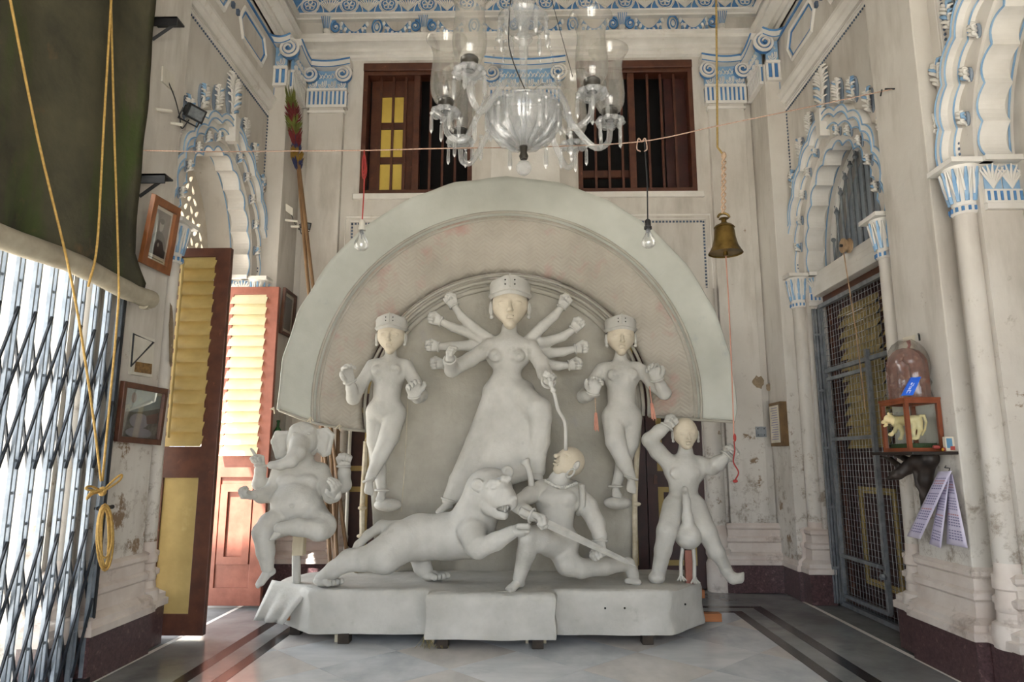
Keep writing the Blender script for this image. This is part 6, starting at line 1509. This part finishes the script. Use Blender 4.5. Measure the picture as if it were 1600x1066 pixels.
# brass bell
BRASS = M('brass', '8d7440', '6a552c', .35, metal=.85, scale=10, spots='4d3f24', sthr=(.55, .7), sscale=8)
YBL = 4.92; bc = at(1134, 398, YBL); k = YBL/1050
be = thing('brass_bell', 'brass temple bell hanging beside the backdrop on the right', 'bell', bc)
z = lambda y: at(1134, y, YBL).z
MB().use(BRASS).lathe([(26*k, z(394)), (27*k, z(396)), (24.5*k, z(392)), (20*k, z(384)), (17*k, z(372)), (16*k, z(362)), (15*k, z(357)), (16.5*k, z(356)), (14*k, z(353)), (8*k, z(350)), (0, z(349))], (bc.x, bc.y, 0), 28).build('bell_body', None, be, smooth=40)
b = MB().use(BRASS).lathe([(0, z(350)), (6*k, z(350)), (4*k, z(346)), (4*k, z(343)), (8*k, z(342)), (4*k, z(340)), (0, z(339))], (bc.x, bc.y, 0), 12); b.tube([(bc.x+9*k*cos(a), bc.y, z(340)+7*k*sin(a)) for a in [PI*q/8 for q in range(9)]], 2*k, 6); b.build('crown_loop', None, be, smooth=40)
MB().use(BRASS).tube([(bc.x, bc.y, z(360)), (bc.x, bc.y, z(400))], [2*k, 4*k], 8).build('clapper', None, be)
HEMP = M('hemp_rope', 'c4ab92', 'a88d74', .9, scale=70); YR = M('straw_rope', 'a98f55', '8d7443', .9, scale=70)
b = MB(); top = at(1131, 243, YBL); b.use(HEMP)
for q in range(9):
    for s in (0, PI): b.tube([Vector((bc.x, bc.y, z(334))).lerp(top, (q+t_/6)/9)+Vector((.013*cos(PI*(q+t_/6)+s), .013*sin(PI*(q+t_/6)+s), 0)) for t_ in range(7)], .008, 6)
b.ell(top, (.02, .02, .03)); tg_ = b.build('braided_rope', None, None, smooth=1, loc=(bc.x, bc.y, z(334))); tag(tg_, 'pale braided rope holding the brass bell', 'rope')
T2 = at(1120, 0, YBL); T2 = Vector((T2.x, YBL, 6.3))
tag(MB().use(YR).tube([top, at(1121, 230, YBL), at(1120, 100, YBL), at(1119, 0, YBL), T2], .008, 6).build('ceiling_rope', None, None, smooth=1, loc=top), 'straw coloured rope from the ceiling down to the bell rope', 'rope')
PR = M('orange_cord', 'c4917f', 'b57f6e', .8)
P = spline([(bc.x, bc.y, z(400)), at(1139, 480, YBL), at(1144, 600, YBL-.02), at(1147, 690, YBL-.03)], 6)
b = MB().use(PR).tube(P, .0045, 6); b.use(REDC).tube(spline([P[-1], at(1148, 705, 4.88), at(1146, 722, 4.88), at(1154, 738, 4.88), at(1149, 750, 4.88)], 5), .005, 5); b.ell(at(1148, 684, YBL-.03), (.012, .012, .03)); b.ell(at(1149, 752, 4.88), (.018, .01, .012))
tag(b.build('bell_pull', None, None, smooth=1, loc=P[-1]), 'long orange bell cord ending at the fist of the peacock rider', 'cord')
for lab, pts, mt in (('orange thread tassel hanging from a cupped clay hand', [(930, 622), (931, 645), (932, 672)], PR), ('pink ribbon hanging behind the raised arm of the right attendant', [(1015, 604), (1018, 630), (1022, 655)], PR)):
    J = [at(x, y, 5.0) for x, y in pts]; b = MB().use(HEMP if pts[0][0] < 940 else mt).tube(J[:2], .004, 5); b.use(mt)
    for q in range(4): b.tube([J[1]+Vector((.004*q-.006, 0, 0)), J[2]+Vector((.01*q-.015, 0, -.01*(q % 2)))], .004, 4)
    tag(b.build('thread_tassel', None, None, loc=J[0]), lab, 'thread')
# ------------------------------------------------------------------ chandelier
CR = glass_mat('crystal', tint=(.95, .96, .97), gloss=.10, milk=.20, milkc=(.95, .95, .94), rough=.08); SH = glass_mat('shade_glass', tint=(.97, .965, .95), gloss=.07, milk=.10, milkc=(.9, .88, .85), rough=.06)
BRN = M('dark_fitting', '3c3830', '2a2722', .5, metal=.3)
CC = Vector((at(818, 150, 3.8).x, 3.8, 0))
ch = thing('chandelier', 'large cut glass chandelier with hurricane shades hanging in the middle of the hall', 'chandelier', (CC.x, CC.y, 2.83))
def L(prof, name, mat=CR, n=20, c=CC, sm=40): return MB().use(mat).lathe(prof, c, n).build(name, None, ch, smooth=sm)
L([(r_*1.04, 3.03+(z_-3.03)*.78) for r_, z_ in ((.004, 3.03), (.06, 3.04), (.13, 3.09), (.185, 3.18), (.205, 3.27), (.215, 3.33), (.205, 3.335), (.195, 3.27), (.17, 3.18), (.12, 3.11), (.05, 3.06))], 'bowl', CR, 24, sm=25)
MB().use(CR).lathe([(.215, 3.265), (.235, 3.275), (.215, 3.29), (.1, 3.31), (.04, 3.34)], CC, 28).build('bowl_rim', None, ch, smooth=1)
for k in range(12):
    a = 2*PI*k/12; o_ = Vector((cos(a), sin(a), 0)); MB().use(CR).tube([CC+o_*.06+Vector((0, 0, 3.038)), CC+o_*.15+Vector((0, 0, 3.088)), CC+o_*.206+Vector((0, 0, 3.16)), CC+o_*.225+Vector((0, 0, 3.26))], [.012, .02, .018, .008], 5).build('bowl_rib', None, ch, smooth=1)
L([(.022, 2.96), (.028, 2.98), (.02, 3.0), (.026, 3.04)], 'finial_socket', BRN, 10)
MB().use(CR).ell((CC.x, CC.y, 2.905), (.047, .047, .047), None, 12, 8).build('finial_ball', None, ch)
L([(.03, 3.33), (.05, 3.37), (.028, 3.42), (.022, 3.6), (.03, 3.72), (.06, 3.74), (.035, 3.78), (.03, 3.80), (.055, 3.92), (.08, 4.02), (.06, 4.12), (.03, 4.2), (.02, 4.4)], 'stem', CR, 14)
L([(.02, 3.80), (.09, 3.82), (.15, 3.85), (.16, 3.875), (.15, 3.88), (.08, 3.85), (.02, 3.84)], 'upper_dish', CR, 18)
MB().use(BRN).tube([(CC.x, CC.y, 4.35), (CC.x, CC.y, ZC)], .014, 8).build('hanging_rod', None, ch)
MB().use(BLKC).tube(spline([(CC.x-.04, CC.y-.06, 4.4), at(795, 40, 3.7), at(800, 90, 3.68), at(824, 148, 3.66)], 6), .004, 5).build('electric_flex', None, ch)
MB().use(BLKC).tube([at(862, 0, 3.75), at(895, 120, 3.75)], .002, 4).build('stay_wire', None, ch)
# pendant prism: bead and long faceted drop, built once
b = MB().use(CR); b.ell((0, 0, -.012), (.011, .011, .011), None, 6, 4); b.lathe([(.004, -.026), (.011, -.034), (.0125, -.13), (.002, -.15)], (0, 0, 0), 6)
pr0 = b.build('prism_drop', None, ch, loc=(0, 0, 0)); used = []
def prism(p, s=1.0):
    if not used: pr0.location = Vector(p)-wloc(ch); pr0.scale = (s, s, s); used.append(1)
    else: copy_to(pr0, p, ch, scale=(s, s, s))
for k in range(12): a = 2*PI*k/12+.1; prism(CC+Vector((.222*cos(a), .222*sin(a), 3.268)), 1.0)
for k in range(10): a = 2*PI*k/10+.2; prism(CC+Vector((.15*cos(a), .15*sin(a), 3.855)), 1.05)
ARM = [math.radians(a) for a in (-124, 180, 138, -27, 14, 54, -75, 96)]
ZCUP = 3.29
def shade(c, par):
    pr = [(r_*.92, z_*.80) for r_, z_ in ((.052, 0), (.075, .025), (.098, .08), (.105, .15), (.10, .24), (.09, .34), (.09, .40), (.10, .46), (.125, .51), (.138, .53), (.134, .532), (.12, .512), (.095, .46), (.085, .40), (.086, .34), (.096, .24), (.101, .15), (.094, .082), (.07, .03))]
    return MB().use(SH).lathe(pr, c, 28, cap=False).build('hurricane_shade', None, par, smooth=1)
for i, a in enumerate(ARM):
    o_ = Vector((cos(a), sin(a), 0)); R_ = (.52, .47, .56, .44, .55, .56, .42, .5)[i]
    if i >= 6: continue
    pts = spline([CC+o_*.05+Vector((0, 0, 3.36)), CC+o_*.16+Vector((0, 0, 3.385)), CC+o_*.26+Vector((0, 0, 3.27)), CC+o_*(R_-.12)+Vector((0, 0, 3.09)), CC+o_*(R_-.02)+Vector((0, 0, 3.12)), CC+o_*R_+Vector((0, 0, ZCUP-.06))], 6)
    ar = MB().use(CR).tube(pts, .019, 8).build('arm', None, ch, smooth=1)
    c = CC+o_*R_
    b = MB().use(CR).lathe([(.015, ZCUP-.07), (.03, ZCUP-.06), (.06, ZCUP-.045), (.085, ZCUP-.025), (.088, ZCUP-.02), (.05, ZCUP-.02), (.02, ZCUP-.02)], c, 16)
    for q in range(10): t_ = 2*PI*q/10; b.ell(c+Vector((.075*cos(t_), .075*sin(t_), ZCUP-.03)), (.022, .022, .018), None, 6, 4)
    b.build('drip_pan', None, ar, smooth=1)
    MB().use(BRN).lathe([(.03, ZCUP-.02), (.045, ZCUP), (.05, ZCUP+.05), (.04, ZCUP+.06)], c, 14).build('shade_holder', None, ar, smooth=40)
    shade(Vector((c.x, c.y, ZCUP+.03)), ar)
    for q in range(4): t_ = 2*PI*q/4+a+.4; prism(c+Vector((.085*cos(t_), .085*sin(t_), ZCUP-.035)), .95)
    # bead chain from the upper dish to the arm
    b = MB().use(CR); S_, E_ = CC+o_*.15+Vector((0, 0, 3.86)), pts[13]+Vector((0, 0, .02))
    for q in range(17):
        t_ = q/16; b.ell(S_.lerp(E_, t_)-Vector((0, 0, .22*sin(PI*t_)*.5)), (.009, .009, .012), None, 5, 3)
    b.build('bead_chain', None, ch)['kind'] = 'stuff'
for k in range(8): a = 2*PI*k/8+.3; prism(CC+Vector((.30*cos(a), .30*sin(a), 3.19)), 1.15)
